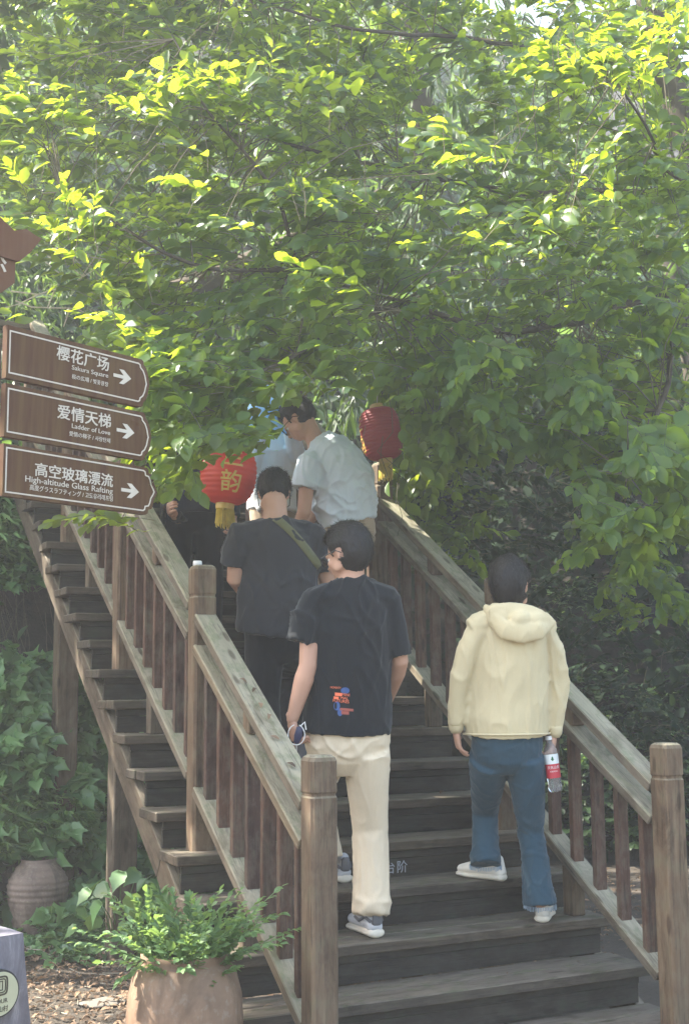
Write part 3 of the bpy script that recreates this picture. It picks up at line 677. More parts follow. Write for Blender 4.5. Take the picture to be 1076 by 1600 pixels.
def leaf_cloud(name, L, kind, m, sel=None, rnd=None):
    P, D, Y, N, Z = L.arrays()
    if sel is not None: P, D, Y, N, Z = P[sel], D[sel], Y[sel], N[sel], Z[sel]
    tv, tf = TPL[kind]; n = len(P); curl = rng.uniform(.3, 1.9, n)
    wv = rng.uniform(.85, 1.15, n)
    V = P[:, None] + Z[:, None, None] * (tv[None, :, 0, None] * D[:, None] + (tv[None, :, 1, None] * wv[:, None, None]) * Y[:, None] + (tv[None, :, 2, None] * curl[:, None, None]) * N[:, None])
    F = (tf[None] + (np.arange(n) * len(tv))[:, None, None]).reshape(-1, 4)
    r = np.repeat(rng.random(n) if rnd is None else rnd, len(tv))
    return np_mesh(name, V.reshape(-1, 3), F, [m], r)
def leaf_objects(L, idx, kind, m, parent):
    P, D, Y, N, Z = L.arrays(); key = ('leafmesh', kind, m)
    if key not in BOX:
        ms = []
        for c in (.5, 1.0, 1.6):
            tv, tf = TPL[kind]; v = tv.copy(); v[:, 2] *= c; ms.append(np_mesh('leaf', v, tf, [m]))
        BOX[key] = ms
    ms = BOX[key]; inv = parent.matrix_world.inverted()
    for i in idx:
        o = bpy.data.objects.new('leaf', ms[i % 3]); COL.objects.link(o)
        M = Matrix(((D[i][0], Y[i][0], N[i][0], P[i][0] / Z[i]), (D[i][1], Y[i][1], N[i][1], P[i][1] / Z[i]), (D[i][2], Y[i][2], N[i][2], P[i][2] / Z[i]), (0, 0, 0, 1 / Z[i])))
        M = Matrix.Translation(Vector(P[i])) @ Matrix(((D[i][0], Y[i][0], N[i][0]), (D[i][1], Y[i][1], N[i][1]), (D[i][2], Y[i][2], N[i][2]))).to_4x4() @ Matrix.Scale(float(Z[i]), 4)
        o.parent = parent; o.matrix_parent_inverse = inv; o.matrix_basis = M
def largest_in_view(L, nmax):
    """indices of the leaves that show largest: size / distance, near layer only, inside the frame; coarse depth buffer removes hidden ones"""
    P, D, Y, N, Z = L.arrays(); x, y, z = project(P + D * Z[:, None] * .5)
    ok = (x > 0) & (x < 1076) & (y > 0) & (y < 1600) & (z > 0)
    vd = (P - np.array(CAM)); vd /= np.linalg.norm(vd, axis=1)[:, None]; area = (Z / z) ** 2 * (np.abs((vd * N).sum(1)) + .08)
    cx = (x // 16).astype(int); cy = (y // 16).astype(int); near = {}
    for i in np.argsort(z):
        if not ok[i]: continue
        k = (cx[i], cy[i]); c = near.setdefault(k, [])
        if len(c) < 2: c.append(i)
    vis = np.array([i for c in near.values() for i in c]); 
    if len(vis) == 0: return vis
    return vis[np.argsort(-area[vis])][:nmax]

def in_gap(*ps):
    for p in ps:
        x, y, z = project(p)
        for x0, y0, x1, y1, pr, zm in GAPS:
            if x0 < x < x1 and y0 < y < y1 and z < zm: return True
    return False
def spray(L, T, o, d, length, n, size, droop=.25, spread=.9, tw=.0022, curl=0.0, nup=None):
    """a twig with alternate leaves lying in a loose fan"""
    o = Vector(o); d = Vector(d).normalized(); upn = Vector((0, 0, 1)) if nup is None else Vector(nup)
    side = d.cross(upn); side = side.normalized() if side.length > .05 else Vector((1, 0, 0)); pts = []
    bend = random.uniform(-.25, .25)
    for i in range(6):
        s = i / 5; pts.append(o + d * (length * s) + side * (bend * length * s * s) - Vector((0, 0, 1)) * (droop * length * s * s))
    if T is not None and not in_gap(pts[0], pts[3], pts[5]): tube(T, pts, [tw * (1 - .6 * i / 5) for i in range(6)], n=3, flat=True, caps=False)
    for i in range(n):
        s = .18 + .82 * ((i + random.uniform(-.2, .2)) / max(1, n - 1) if i > 0 else .05) ** .72; s = min(1, max(.05, s)); f = s * 5; a = min(4, int(f)); p = pts[a].lerp(pts[a + 1], f - a)
        t = (pts[a + 1] - pts[a]).normalized(); sg = 1 if i % 2 else -1; ang = spread * random.uniform(.6, 1.15) * (1 - .55 * s)
        if i >= n - 1: ang *= .2
        ld = (t * math.cos(ang) + side * sg * math.sin(ang) + Vector((random.gauss(0, .12), random.gauss(0, .12), random.gauss(-.12, .16)))).normalized()
        nn = (upn + side * sg * random.gauss(-.12, .3) + Vector((random.gauss(0, .38), random.gauss(0, .38), random.gauss(0, .25)))).normalized()
        L.add(p, ld, nn, size * random.uniform(.62, 1.12) * (1.08 - .25 * s))
def limb(bm, pts, r0, r1, n=8, jit=.04):
    """smooth tapering limb through the points"""
    P = [Vector(p) for p in pts]; out = []
    for i in range(len(P) - 1):
        p0, p1, p2, p3 = P[max(0, i - 1)], P[i], P[i + 1], P[min(len(P) - 1, i + 2)]
        for s in np.linspace(0, 1, 6, endpoint=False): out.append(.5 * ((2 * p1) + (p2 - p0) * s + (2 * p0 - 5 * p1 + 4 * p2 - p3) * s * s + (3 * p1 - p0 - 3 * p2 + p3) * s ** 3))
    out.append(P[-1]); N = len(out)
    out = [p + Vector((noise.noise(p * 2.3), noise.noise(p * 2.3 + Vector((9, 0, 0))), noise.noise(p * 2.3 + Vector((0, 9, 0))))) * jit for p in out]
    tube(bm, out, [r0 + (r1 - r0) * (i / (N - 1)) for i in range(N)], n=n); return out

def inside(poly, x, y):
    c = False; n = len(poly)
    for i in range(n):
        x1, y1 = poly[i]; x2, y2 = poly[i - 1]
        if (y1 > y) != (y2 > y) and x < (x2 - x1) * (y - y1) / (y2 - y1) + x1: c = not c
    return c
def tree(name, base, trunk, limbs, label, kind, leafm, regions, group=None, n_obj=300, twigs=True, trunk_r=(.16, .09), nupf=None, lean=0.0):
    """regions: (polygon in the picture, depth range, number of sprays, size, direction function) - a volume in the place seen from the camera"""
    t = thing(name, base, label, 'tree', group)
    bm = bmesh.new(); tp = limb(bm, trunk, *trunk_r, n=12); link('trunk', bm_mesh(bm, 'trunk', True), 'bark', t)
    allp = list(tp[len(tp) // 3:])
    for pts, r0 in limbs:
        bm = bmesh.new(); lp = limb(bm, pts, r0, r0 * .3); link('branch', bm_mesh(bm, 'branch', True), 'bark', t); allp += lp
    A = np.array(allp); L = Leaves(); T = bmesh.new()
    for poly, (d0, d1), n, size, dirf in regions:
        xs_ = [p[0] for p in poly]; ys_ = [p[1] for p in poly]; c = 0; tries = 0
        while c < n and tries < n * 12:
            tries += 1; px = random.uniform(min(xs_), max(xs_)); py = random.uniform(min(ys_), max(ys_))
            if not inside(poly, px, py): continue
            dpt = d0 + (d1 - d0) * (random.random() ** 1.4 if lean else random.random()) + lean * max(0, (620 - py)) / 300.0
            if lean: dpt += .45 * noise.noise(Vector((px * .006, py * .011, 2.0)))
            # clumps: skip where a world-space noise is low so that gaps open
            P = at(px, py, dpt)
            if noise.noise(P * 1.9) + .35 * noise.noise(P * 5) < -.17: continue
            ln = random.uniform(.28, .52); d = dirf(px, py)
            o = P - d * ln * .6
            spray(L, T if twigs else None, o, d, ln, random.randint(9, 14), size * random.uniform(.8, 1.15), nup=nupf(px, py) if nupf else None)
            i = int(np.argmin(((A - np.array(o)) ** 2).sum(1))); q = Vector(A[i]); dist = (q - o).length
            if twigs and dist < 1.3 and i % 31 and random.random() < .35 and not in_gap(q, q.lerp(o, .5), o):
                mid = q.lerp(o, .5) + Vector((random.uniform(-.12, .12), random.uniform(-.12, .12), .12)) * dist; tube(T, [q, mid, o], [.006, .004, .0024], n=3, flat=True, caps=False)
            c += 1
    if lean:
        for q in LIT:
            for _ in range(3): spray(L, T, q + Vector([random.gauss(0, .08) for _ in range(3)]) - LEFT * .1, (LEFT * random.uniform(-.3, 1) + TOC * random.uniform(0, .5) + Vector((0, 0, random.uniform(.1, .7)))), random.uniform(.2, .34), random.randint(7, 10), random.uniform(.075, .098), nup=nup_left(0, 0))
        L.carve(LIT, .20); L.carve([at(412, 610, 7.7), at(425, 700, 7.8)], .26)
    if twigs: w = link('twigs', bm_mesh(T, 'twigs'), 'twig', t); tag(w, kind='stuff')
    L.prune()
    idx = largest_in_view(L, n_obj); sel = np.ones(len(L.p), bool)
    if len(idx): sel[idx] = False; leaf_objects(L, idx, kind, leafm + '_obj', t)
    o = link('foliage', leaf_cloud('foliage', L, kind, leafm + '_attr', sel), None, t); tag(o, kind='stuff')
    return t, L
Z3 = Vector((0, 0, 1)); LEFT = -RGT; TOC = -Vector((FWD.x, FWD.y, 0)).normalized()
def dir_left(px, py):
    top = max(0, min(1, (520 - py) / 450)); lf = max(0, min(1, 1 - px / 800))
    return (LEFT * (random.uniform(-.35, .9) + .35 * lf) + TOC * random.uniform(.0, .9) + Vector((0, 0, random.uniform(-.15, .35) + .55 * top * random.random()))).normalized()
def nup_left(px, py): return (Z3 + TOC * random.uniform(.25, 1.15) + LEFT * random.uniform(-.2, .6)).normalized()
def dir_right(px, py):
    return (RGT * random.uniform(-.7, .5) + TOC * random.uniform(.2, 1.0) + Vector((0, 0, random.uniform(-.35, .15)))).normalized()

# main tree that spreads over the stairs: trunk on the far right bank, limbs sweeping across
LIT = [at(x, y, (5.25 if y < 440 else 5.3) + max(0, 420 - y) / 600 + random.uniform(-.15, .15)) for x, y in LITPX]
fork = at(1130, 440, 9.0); base = Vector((fork.x + .25, fork.y + .1, 0)); base.z = hill(base.x, base.y) - .1
T1 = [base, base.lerp(fork, .5) + Vector((.15, 0, .1)), fork, at(1100, 300, 9.2), at(1040, 100, 9.4), at(980, -120, 9.6)]
limbs = [([fork, at(900, 500, 8.0), at(780, 520, 7.8), at(620, 470, 7.5), at(470, 430, 7.2)], .03),
         ([at(1100, 300, 9.2), at(800, 300, 8.4), at(620, 260, 8.0), at(450, 230, 7.7), at(300, 120, 7.2)], .024),
         ([at(470, 430, 6.7), at(430, 300, 6.6), at(330, 170, 6.5), at(270, 60, 6.6)], .014),
         ([at(620, 470, 7.0), at(480, 540, 6.4), at(360, 600, 6.0), at(285, 660, 5.9)], .014),
         ([at(470, 430, 6.7), at(330, 420, 6.3), at(200, 360, 6.0), at(90, 300, 6.1)], .014),
         ([at(1040, 100, 9.4), at(720, 60, 8.0), at(520, 40, 7.4), at(350, -30, 7.6)], .018),
         ([fork, at(1060, 520, 7.9), at(1040, 620, 7.2), at(980, 740, 6.6)], .03),
         ([at(1100, 300, 9.2), at(1040, 260, 7.6), at(960, 130, 6.6), at(840, 90, 7.0)], .012)]
polyA = [(-20, 60), (60, 10), (200, -60), (560, -60), (560, 560), (480, 590), (420, 600), (330, 560), (250, 540), (170, 470), (60, 380), (0, 320), (-20, 180)]
polyB = [(170, 470), (260, 520), (420, 560), (470, 620), (430, 660), (370, 700), (300, 730), (262, 770), (240, 690), (232, 590)]
polyC = [(480, -60), (1120, -60), (1120, 520), (960, 480), (800, 520), (700, 600), (600, 590), (500, 590)]
polyD = [(600, 500), (800, 470), (1120, 480), (1120, 760), (900, 730), (840, 700), (700, 700), (640, 740), (620, 640)]
polyE = [(900, 700), (1120, 640), (1120, 830), (1060, 850), (930, 850), (880, 800)]
# lit tips standing out of the crown, the layers of the left side
lay = lambda x0, y0, x1, y1, w: [(x0, y0 - w), (x1, y1 - w), (x1, y1 + w), (x0, y0 + w)]
regs = [(polyA, (5.7, 7.4), 520, .118, dir_left), (polyB, (5.5, 6.6), 170, .118, dir_left), (polyC, (6.3, 8.4), 520, .125, dir_left),
        ([(-40, -80), (1120, -80), (1120, 640), (640, 640), (440, 560), (200, 400), (-40, 250)], (7.9, 9.8), 620, .14, dir_left),
        (polyD, (6.6, 8.4), 280, .125, dir_right), (polyE, (6.0, 7.2), 60, .13, dir_right), ([(880, 810), (1110, 810), (1110, 980), (960, 960)], (8.2, 9.6), 50, .11, dir_right), ([(610, 700), (760, 720), (740, 880), (670, 860), (625, 790)], (8.5, 9.5), 60, .11, dir_right), ([(560, 590), (680, 600), (690, 740), (640, 790), (615, 700), (600, 620)], (7.9, 9), 40, .12, dir_right),
        (lay(20, 340, 300, 330, 28), (5.2, 5.6), 26, .112, dir_left), (lay(0, 165, 400, 120, 40), (5.0, 5.5), 60, .115, dir_left), (lay(250, 340, 560, 290, 18), (5.3, 5.8), 22, .115, dir_left),
        (lay(110, 470, 200, 500, 14), (5.2, 5.6), 4, .10, dir_left), (lay(110, 795, 215, 800, 6), (5.4, 5.7), 4, .095, dir_left),
        (lay(205, 672, 250, 680, 10), (4.62, 4.8), 1, .09, dir_left),
        (lay(650, 240, 760, 210, 25), (5.2, 5.6), 14, .115, dir_left), (lay(810, 90, 1060, 60, 30), (5.0, 5.6), 32, .115, dir_left), (lay(760, 370, 920, 320, 20), (5.4, 5.9), 16, .115, dir_left)]
tree('broadleaf_tree', base, T1, limbs, 'broadleaf tree whose bright green boughs spread across the whole stairway', 'ovate', 'leaf', regs, nupf=nup_left, lean=.62)

# tree added to shade the stairs; high crown mostly above the picture
def dir_up(px, py): return Vector((random.uniform(-1, 1), random.uniform(-1, 1), random.uniform(-.3, .3))).normalized()
SHD = [(440, 150), (620, -60), (1120, -60), (1120, 1700), (250, 1700), (180, 1050), (330, 800), (300, 560), (330, 470), (400, 330)]  # regions of the picture that the added crown is set to shade
bo = Vector((-1.2, 7.4, 0)); bo.z = hill(bo.x, bo.y) - .1
to = thing('added_shade_tree', bo, 'tall tree added on the bank, its mostly unseen crown placed to shade the stairs', 'tree')
bm = bmesh.new(); tp = limb(bm, [bo, bo + Vector((.1, -.2, 3)), bo + Vector((.5, -.8, 5.5)), bo + Vector((1.2, -1.4, 7.6))], .14, .05, 10); link('trunk', bm_mesh(bm, 'trunk', True), 'bark', to)
L = Leaves(); lps = []
for q in (Vector((1.2, 2.2, 7.4)), Vector((2.8, 3.2, 7.8)), Vector((.2, 1.2, 6.9)), Vector((3.4, 5, 8.4)), Vector((-.8, .4, 6.6)), Vector((1.6, .4, 6.8))):
    bm = bmesh.new(); lp = limb(bm, [bo + Vector((.5, -.8, 5.5)), (bo + Vector((.5, -.8, 5.5))).lerp(q, .5) + Vector((0, 0, .4)), q], .05, .015); link('branch', bm_mesh(bm, 'branch', True), 'bark', to)
c = 0
while c < 1250:
    px = random.uniform(150, 1120); py = random.uniform(0, 1700)
    if not inside(SHD, px, py): continue
    P_ = at(px, py, random.uniform(4.6, 8.8))
    if P_.z < .2: continue
    t_ = (random.uniform(6.4, 8.6) - P_.z) / SUN.z
    if t_ < 1.6: continue
    P_ = P_ + SUN * t_
    x_, y_, z_ = project(P_)
    if y_ > 20 and z_ > 0 and -20 < x_ < 1096: 
        if z_ < 8.5 or random.random() < .5: continue
    if noise.noise(P_ * 1.1) < -.22: continue
    spray(L, None, P_, dir_up(0, 0), .55, 12, .19); c += 1

L.carve(LIT, .42); L.carve([at(412, 610, 7.7), at(425, 700, 7.8)], .34)
for _ in range(230):  # more sprays added up the sun's path to shade the left handrail
    y_ = random.uniform(-.6, 2.0); P_ = Vector((random.uniform(-.25, .35), y_, nose(y_) + .8)); P_ = P_ + SUN * ((random.uniform(6.6, 8.4) - P_.z) / SUN.z)
    x_, q_, z_ = project(P_)
    if z_ > 0 and q_ > -10 and -10 < x_ < 1086: continue
    spray(L, None, P_, dir_up(0, 0), .5, 12, .17)
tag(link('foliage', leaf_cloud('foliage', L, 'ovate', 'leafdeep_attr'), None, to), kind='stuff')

# second tree behind, hanging leaves at the top of the picture
b2 = Vector((1.2, 8.6, 0)); b2.z = hill(1.2, 8.6) - .1
def dir_hang(px, py): return Vector((random.uniform(-.6, .6), random.uniform(-.6, .3), random.uniform(-1, -.1))).normalized()
tree('hanging_leaf_tree', b2, [b2, at(620, 300, 13), at(640, 40, 12.6), at(660, -150, 12.4)], [([at(620, 300, 13), at(500, 100, 12), at(420, -60, 11.5)], .05), ([at(640, 40, 12.6), at(760, -20, 11.5), at(900, -60, 11)], .05)],
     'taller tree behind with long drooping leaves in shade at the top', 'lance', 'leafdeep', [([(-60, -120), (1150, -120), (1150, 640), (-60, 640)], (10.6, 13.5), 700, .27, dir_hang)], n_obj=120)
# third: tree of the right-hand bank, shade put into its leaf colour
def dir_any(px, py): return Vector((random.uniform(-1, 1), random.uniform(-1, .4), random.uniform(-.3, .6))).normalized()
b3 = Vector((7.4, 5.6, 0)); b3.z = hill(7.4, 5.6) - .1
tree('bank_tree', b3, [b3, b3 + Vector((.1, .1, 1.5)), b3 + Vector((-.2, .2, 3.2))], [([b3 + Vector((.1, .1, 1.5)), b3 + Vector((-.8, -.4, 2.2)), b3 + Vector((-1.5, -.8, 2.5))], .04)],
     'small leaved tree on the bank right of the stairs, shade put into its leaf colour', 'ovate', 'leafshade', [([(600, 640), (1150, 640), (1150, 1200), (900, 1120), (760, 920), (600, 760)], (8.6, 11.5), 560, .085, dir_any), ([(620, 560), (780, 620), (760, 760), (700, 900), (640, 800)], (8.6, 9.6), 70, .075, dir_any)], n_obj=60)

# bamboo at the left edge
bb = at(20, 330, 11.5); bz = Vector((bb.x, bb.y, 0)); bz.z = hill(bb.x, bb.y) - .1
bt = thing('bamboo_clump', bz, 'clump of narrow leaved bamboo at the upper left behind the roofed sign', 'bamboo')
L = Leaves()
for i in range(9):
    p0 = bz + Vector((random.uniform(-1.5, .6), random.uniform(-.4, .6), 0)); p0.z = hill(p0.x, p0.y) - .1; hgt = random.uniform(3.2, 5.4)
    p1 = p0 + Vector((random.uniform(-.3, .3), random.uniform(-.3, 0), hgt)); bm = bmesh.new(); lp = limb(bm, [p0, p0.lerp(p1, .5) + Vector((0, 0, .1)), p1, p1 + Vector((.3, -.3, .4))], .022, .006, 6, .02); link('culm', bm_mesh(bm, 'culm', True), 'stem_green', bt)
    for q in lp[3:]:
        for _ in range(11): spray(L, None, q + Vector((random.uniform(-.3, .3), random.uniform(-.3, .3), random.uniform(-.2, .2))), Vector((random.uniform(-1, 1), random.uniform(-1, .3), random.uniform(-.4, .5))), .34, 7, .13, .5, .6)
tag(link('foliage', leaf_cloud('foliage', L, 'lance', 'leaf_bamboo'), None, bt), kind='stuff')

# pale bare twigs hanging behind the roofed sign
bt = thing('dead_branch', at(150, 430, 6.4), 'pale leafless forked twigs hanging beside the topmost arrow board', 'branch')
bm = bmesh.new()
for pts in ([(18, 455), (60, 460), (110, 445), (150, 420), (172, 360)], [(25, 470), (50, 480), (120, 482), (165, 505)], [(55, 395), (90, 425), (140, 455), (190, 480)], [(75, 400), (110, 415), (150, 450)], [(60, 460), (30, 475), (5, 482)], [(120, 445), (150, 400), (162, 350)], [(110, 482), (100, 510)], [(85, 455), (75, 480)], [(130, 400), (165, 405)], [(125, 412), (105, 395)], [(200, 400), (225, 385)], [(190, 410), (240, 415), (215, 398)]):
    dd = random.uniform(6.2, 6.5); pp = [at(x, y, dd + random.uniform(-.04, .04)) for x, y in pts]; tube(bm, pp, [.0045 * (1 - .6 * i / len(pp)) for i in range(len(pp))], n=4)
link('bare_twig', bm_mesh(bm, 'bare_twig'), 'twig_pale', bt)
# thin tangled stems in the shade at the right
bt = thing('climbing_vine', at(1000, 520, 8.0), 'tangle of thin bare vine stems under the leaves by the thick limb', 'vine')
bm = bmesh.new()
for i in range(34):
    x = random.uniform(860, 1070); y = random.uniform(420, 560); d0 = random.uniform(7.2, 8.0); pts = []
    for s in range(7): pts.append(at(x, y, d0)); x += random.uniform(-40, 30); y += random.uniform(-25, 45)
    tube(bm, pts, .0035, n=3)
for i in range(14):
    x = random.uniform(540, 900); y = random.uniform(560, 720); pts = [at(x + random.uniform(-6, 6) * s, y + 30 * s, 7.4) for s in range(6)]; tube(bm, pts, .002, n=3)
tag(link('vine_stem', bm_mesh(bm, 'vine_stem'), 'twig', bt), kind='stuff')

# ------------------------------------------------------------------ ground cover on the bank
def hn(x, y):
    e = .08; return Vector((hill(x - e, y) - hill(x + e, y), hill(x, y - e) - hill(x, y + e), 2 * e)).normalized()
L = Leaves(); LS = Leaves(); LD = Leaves(); n = 0
while n < 38000:
    x = random.uniform(-4.5, 13); y = 3.9 + 22 * random.random() ** 1.8
    h = hill(x, y)
    if h < .06: continue
    px, py, dz = project((x, y, h))
    if not (-80 < px < 1150 and -60 < py < 1500):
        if random.random() > .4: continue
    if px < 110 and 870 < py < 1075 and random.random() > .10: continue
    far = max(0, min(1, (dz - 9) / 8))
    if noise.noise(Vector((x * 1.3, y * 1.3, 0))) < -.28 - far: continue
    D_ = dz < 15 and px > 540 and py > 420; nn = hn(x, y); off = random.uniform(.0, .22 + .9 * far * (.6 + noise.noise(Vector((x * .8, y * .8, 3))))); p = Vector((x, y, h)) + nn * off  # leaves of the right hollow go into the shade-coloured set
    d = (Vector((random.uniform(-1, 1), random.uniform(-1, .2), random.uniform(-.9, .4)))).normalized(); nl = (nn * .6 + Vector((0, 0, .8)) + Vector((random.gauss(0, .4), random.gauss(0, .4), 0))).normalized()
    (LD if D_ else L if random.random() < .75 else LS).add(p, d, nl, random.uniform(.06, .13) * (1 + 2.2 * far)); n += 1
tag(link('hillside_ivy', leaf_cloud('hillside_ivy', L, 'ovate', 'leaf_bank'), None), 'dark green leafy ground cover over the whole bank', kind='stuff')
tag(link('hollow_ivy', leaf_cloud('hollow_ivy', LD, 'ovate', 'leaf_painted_shade'), None), 'ivy lining the hollow right of the stairs, shade put into its leaf colour', kind='stuff')
tag(link('hillside_creeper', leaf_cloud('hillside_creeper', LS, 'heart', 'leaf_bank'), None), 'broad leaved creeper mixed into the ground cover of the bank', kind='stuff')
# dry roots on the bare patch
bm = bmesh.new()
for i in range(150):
    x = random.uniform(-.9, .5); y = random.uniform(4.5, 5.1); pts = []; vx = random.gauss(0, .25); ln = random.randint(4, 9)
    for k_ in range(ln):
        h_ = hill(x, y); pts.append(Vector((x, y, h_ + .015 + .05 * random.random() * (k_ / ln)))); vx += random.gauss(0, .35); y -= random.uniform(.02, .05); x += vx * .04
    tube(bm, pts, random.uniform(.0012, .003), n=3)
tag(link('dry_roots', bm_mesh(bm, 'dry_roots'), 'twig'), 'tangle of dry roots on the bare earth of the bank', kind='stuff')

# ------------------------------------------------------------------ shrubs and big-leaved plants at the left
def plant(name, label, cat, pts, kind, m, size, nleaf, spread, n_obj=0, stem_m='stem_green', up=.5, length=.35, group=None, nsp=6, nup=None, d0=None):
    """several rooted stems with sprays; pts = world roots of stems"""
    c = sum((Vector(p) for p in pts), Vector()) / len(pts); c.z = hill(c.x, c.y)
    t = thing(name, c, label, cat, group); L = Leaves(); S = bmesh.new()
    for p in pts:
        p = Vector(p)
        for _ in range(nsp):
            d = (Vector((random.uniform(-1, 1), random.uniform(-1, .5), 0)) * spread + Vector((0, 0, up)) + (Vector(d0) if d0 else Vector())).normalized()
            spray(L, S, p + Vector((random.uniform(-.05, .05), random.uniform(-.05, .05), 0)), d, length * random.uniform(.6, 1.2), nleaf, size, .35, 1.0, .004, nup=nup)
    tag(link('stems', bm_mesh(S, 'stems'), stem_m, t), kind='stuff')
    sel = np.ones(len(L.p), bool)
    if n_obj:
        idx = largest_in_view(L, n_obj); sel[idx] = False; leaf_objects(L, idx, kind, m, t)
    if sel.any(): tag(link('foliage', leaf_cloud('foliage', L, kind, m, sel), None, t), kind='stuff')
    return t
TOCU = (TOC * .8 + Vector((0, 0, .7))).normalized()
def bank_pt(px, py, off=.05):
    """walk along the ray to the terrain"""
    d = ray(px, py); t_ = 5.0
    while t_ < 30:
        p = CAM + d * t_
        if p.z < hill(p.x, p.y) + off: return p
        t_ += .03
    return p
def area(x0, y0, x1, y1, n, off=.05): return [bank_pt(random.uniform(x0, x1), random.uniform(y0, y1), off) for _ in range(n)]
leafmat('leaf_kudzu_obj', (.05, .115, .045), (.16, .28, .11), (.3, .46, .1), .3, .33, 'obj')
plant('bamboo_shrub', 'lance leaved shrub directly beneath the lowest arrow board, sky light put into its colour', 'shrub', area(-30, 800, 62, 880, 80, .55), 'lance', 'leaf_skylit', .20, 9, .8, length=.4)
plant('creeper_shrub', 'dull green creeper under the lance leaved shrub above the bare earth', 'shrub', area(-30, 870, 62, 925, 30, .45), 'heart', 'leaf_kudzu', .11, 6, .8, nup=TOCU)
plant('kudzu_vine', 'kudzu vine with broad leaves climbing beside the outer stair supports', 'vine', area(-30, 1090, 175, 1250, 60, .40) + area(-30, 1040, 70, 1095, 12, .3), 'heart', 'leaf_kudzu_obj', .15, 6, .8, 280, nup=TOCU, length=.3, nsp=5)
plant('fern_like_shrub', 'fresh green narrow leaved weeds above the ribbed jar', 'weeds', area(-30, 1250, 160, 1345, 80, .35), 'lance', 'leaf_bamboo', .125, 10, .7, length=.3)
plant('broad_leaf_vine', 'broad leaved vine trailing from the weeds down around the ribbed jar', 'vine', area(95, 1290, 215, 1440, 26, .18) + area(-20, 1300, 120, 1345, 16, .35), 'heart', 'leaf_kudzu_obj', .15, 6, .8, 180, nup=TOCU, length=.3, nsp=4)
def front_pt(px, py, d):
    return at(px, py, d)
# sunlit big leaves in front of the square support post
t = thing('young_paper_mulberry', bank_pt(190, 1490), 'young plant with big pale sunlit leaves in front of the near square support post', 'plant')
L = Leaves(); S = bmesh.new(); r0 = bank_pt(185, 1490, 0)
for px, py, sz in ((190, 1362, .15), (205, 1398, .18), (160, 1412, .17), (170, 1385, .15), (215, 1360, .14), (150, 1430, .15), (140, 1390, .13), (198, 1440, .12), (130, 1415, .14), (222, 1425, .12), (120, 1450, .12)):
    q = at(px, py, 7.0 + random.uniform(-.25, .25)); tube(S, [r0, r0.lerp(q, .5) + Vector((0, 0, .06)), q], [.005, .004, .002], n=4)
    L.add(q, (LEFT * random.uniform(-.5, 1) + TOC * random.uniform(-.2, .6) + Vector((0, 0, -random.uniform(.3, 1.0)))) .normalized(), (TOC * .6 + LEFT * random.uniform(-.6, .6) + Vector((0, 0, random.uniform(.3, 1)))).normalized(), sz * .85)
tag(link('stems', bm_mesh(S, 'stems'), 'stem_green', t), kind='stuff'); leaf_objects(L, range(len(L.p)), 'heart', 'leaf_kudzu_obj', t)
plant('low_creeper', 'small leaved creeper along the foot of the bank by the leaf litter', 'creeper', area(20, 1440, 240, 1485, 44, .02) + area(60, 1470, 130, 1500, 5, .02), 'heart', 'leaf_kudzu', .085, 6, 1.0, up=.35, length=.22)
plant('shaded_ivy', 'dark ivy in the shade beneath the stair treads', 'ivy', [Vector((random.uniform(.1, 1.4), random.uniform(3.6, 4.6), 0)) for _ in range(26)], 'heart', 'leaf_bank', .10, 6, .9, up=.8, length=.35)
# silvery twigs on the right bank behind the woman
plant('silvery_weeds', 'thin silvery weeds on the dark bank beside the woman in the cream jacket', 'weeds', area(870, 930, 1000, 1010, 16), 'lance', 'leaf_pot', .09, 9, .7, length=.5)
plant('right_bank_shrub', 'low dark shrub behind the far railing above the plank wall', 'shrub', area(880, 1050, 1076, 1200, 26), 'ovate', 'leaf_bank', .08, 9, .9, length=.4)

plant('far_shrub', 'dark leafy shrub at ground level beyond the balusters of the near right railing', 'shrub', area(860, 1190, 1076, 1330, 60, .02), 'ovate', 'leaf_bank', .10, 10, .8, length=.55)
# herbs in the clay pot
t = thing('potted_herbs', (pc.x, pc.y, .56 * hs), 'bushy green herbs spilling out of the large clay pot', 'plant'); L = Leaves(); S = bmesh.new()
for i in range(120):
    r0 = Rm * .66 * math.sqrt(random.random()); an = random.random() * 6.283; o = Vector((pc.x + r0 * math.cos(an), pc.y + r0 * math.sin(an), .55 * hs))
    tgt = Vector((math.cos(an), math.sin(an), 0)) * random.uniform(.05, .95) + Vector((0, 0, random.uniform(.5, 1.1))); ln = random.uniform(.12, .40)
    spray(L, S, o, tgt, ln, random.randint(12, 20), random.uniform(.030, .058), .22, 1.0, .0022)
for px, py, ex, ey in ((330, 1490, 442, 1376), (350, 1500, 455, 1452), (240, 1500, 160, 1500), (250, 1510, 150, 1470), (340, 1510, 375, 1480), (330, 1530, 372, 1506), (250, 1545, 330, 1530), (300, 1470, 345, 1385), (230, 1500, 185, 1530)):
    a = at(px, py, 4.42); b_ = at(ex, ey, 4.36); spray(L, S, a, b_ - a, (b_ - a).length, 13, .042, .05, .9, .0028)
tag(link('stems', bm_mesh(S, 'stems'), 'stem_green', t), kind='stuff')
BOX.pop(('leafmesh', 'small', 'leaf_pot'), None); tag(link('foliage', leaf_cloud('foliage', L, 'small', 'leaf_pot'), None, t), kind='stuff')

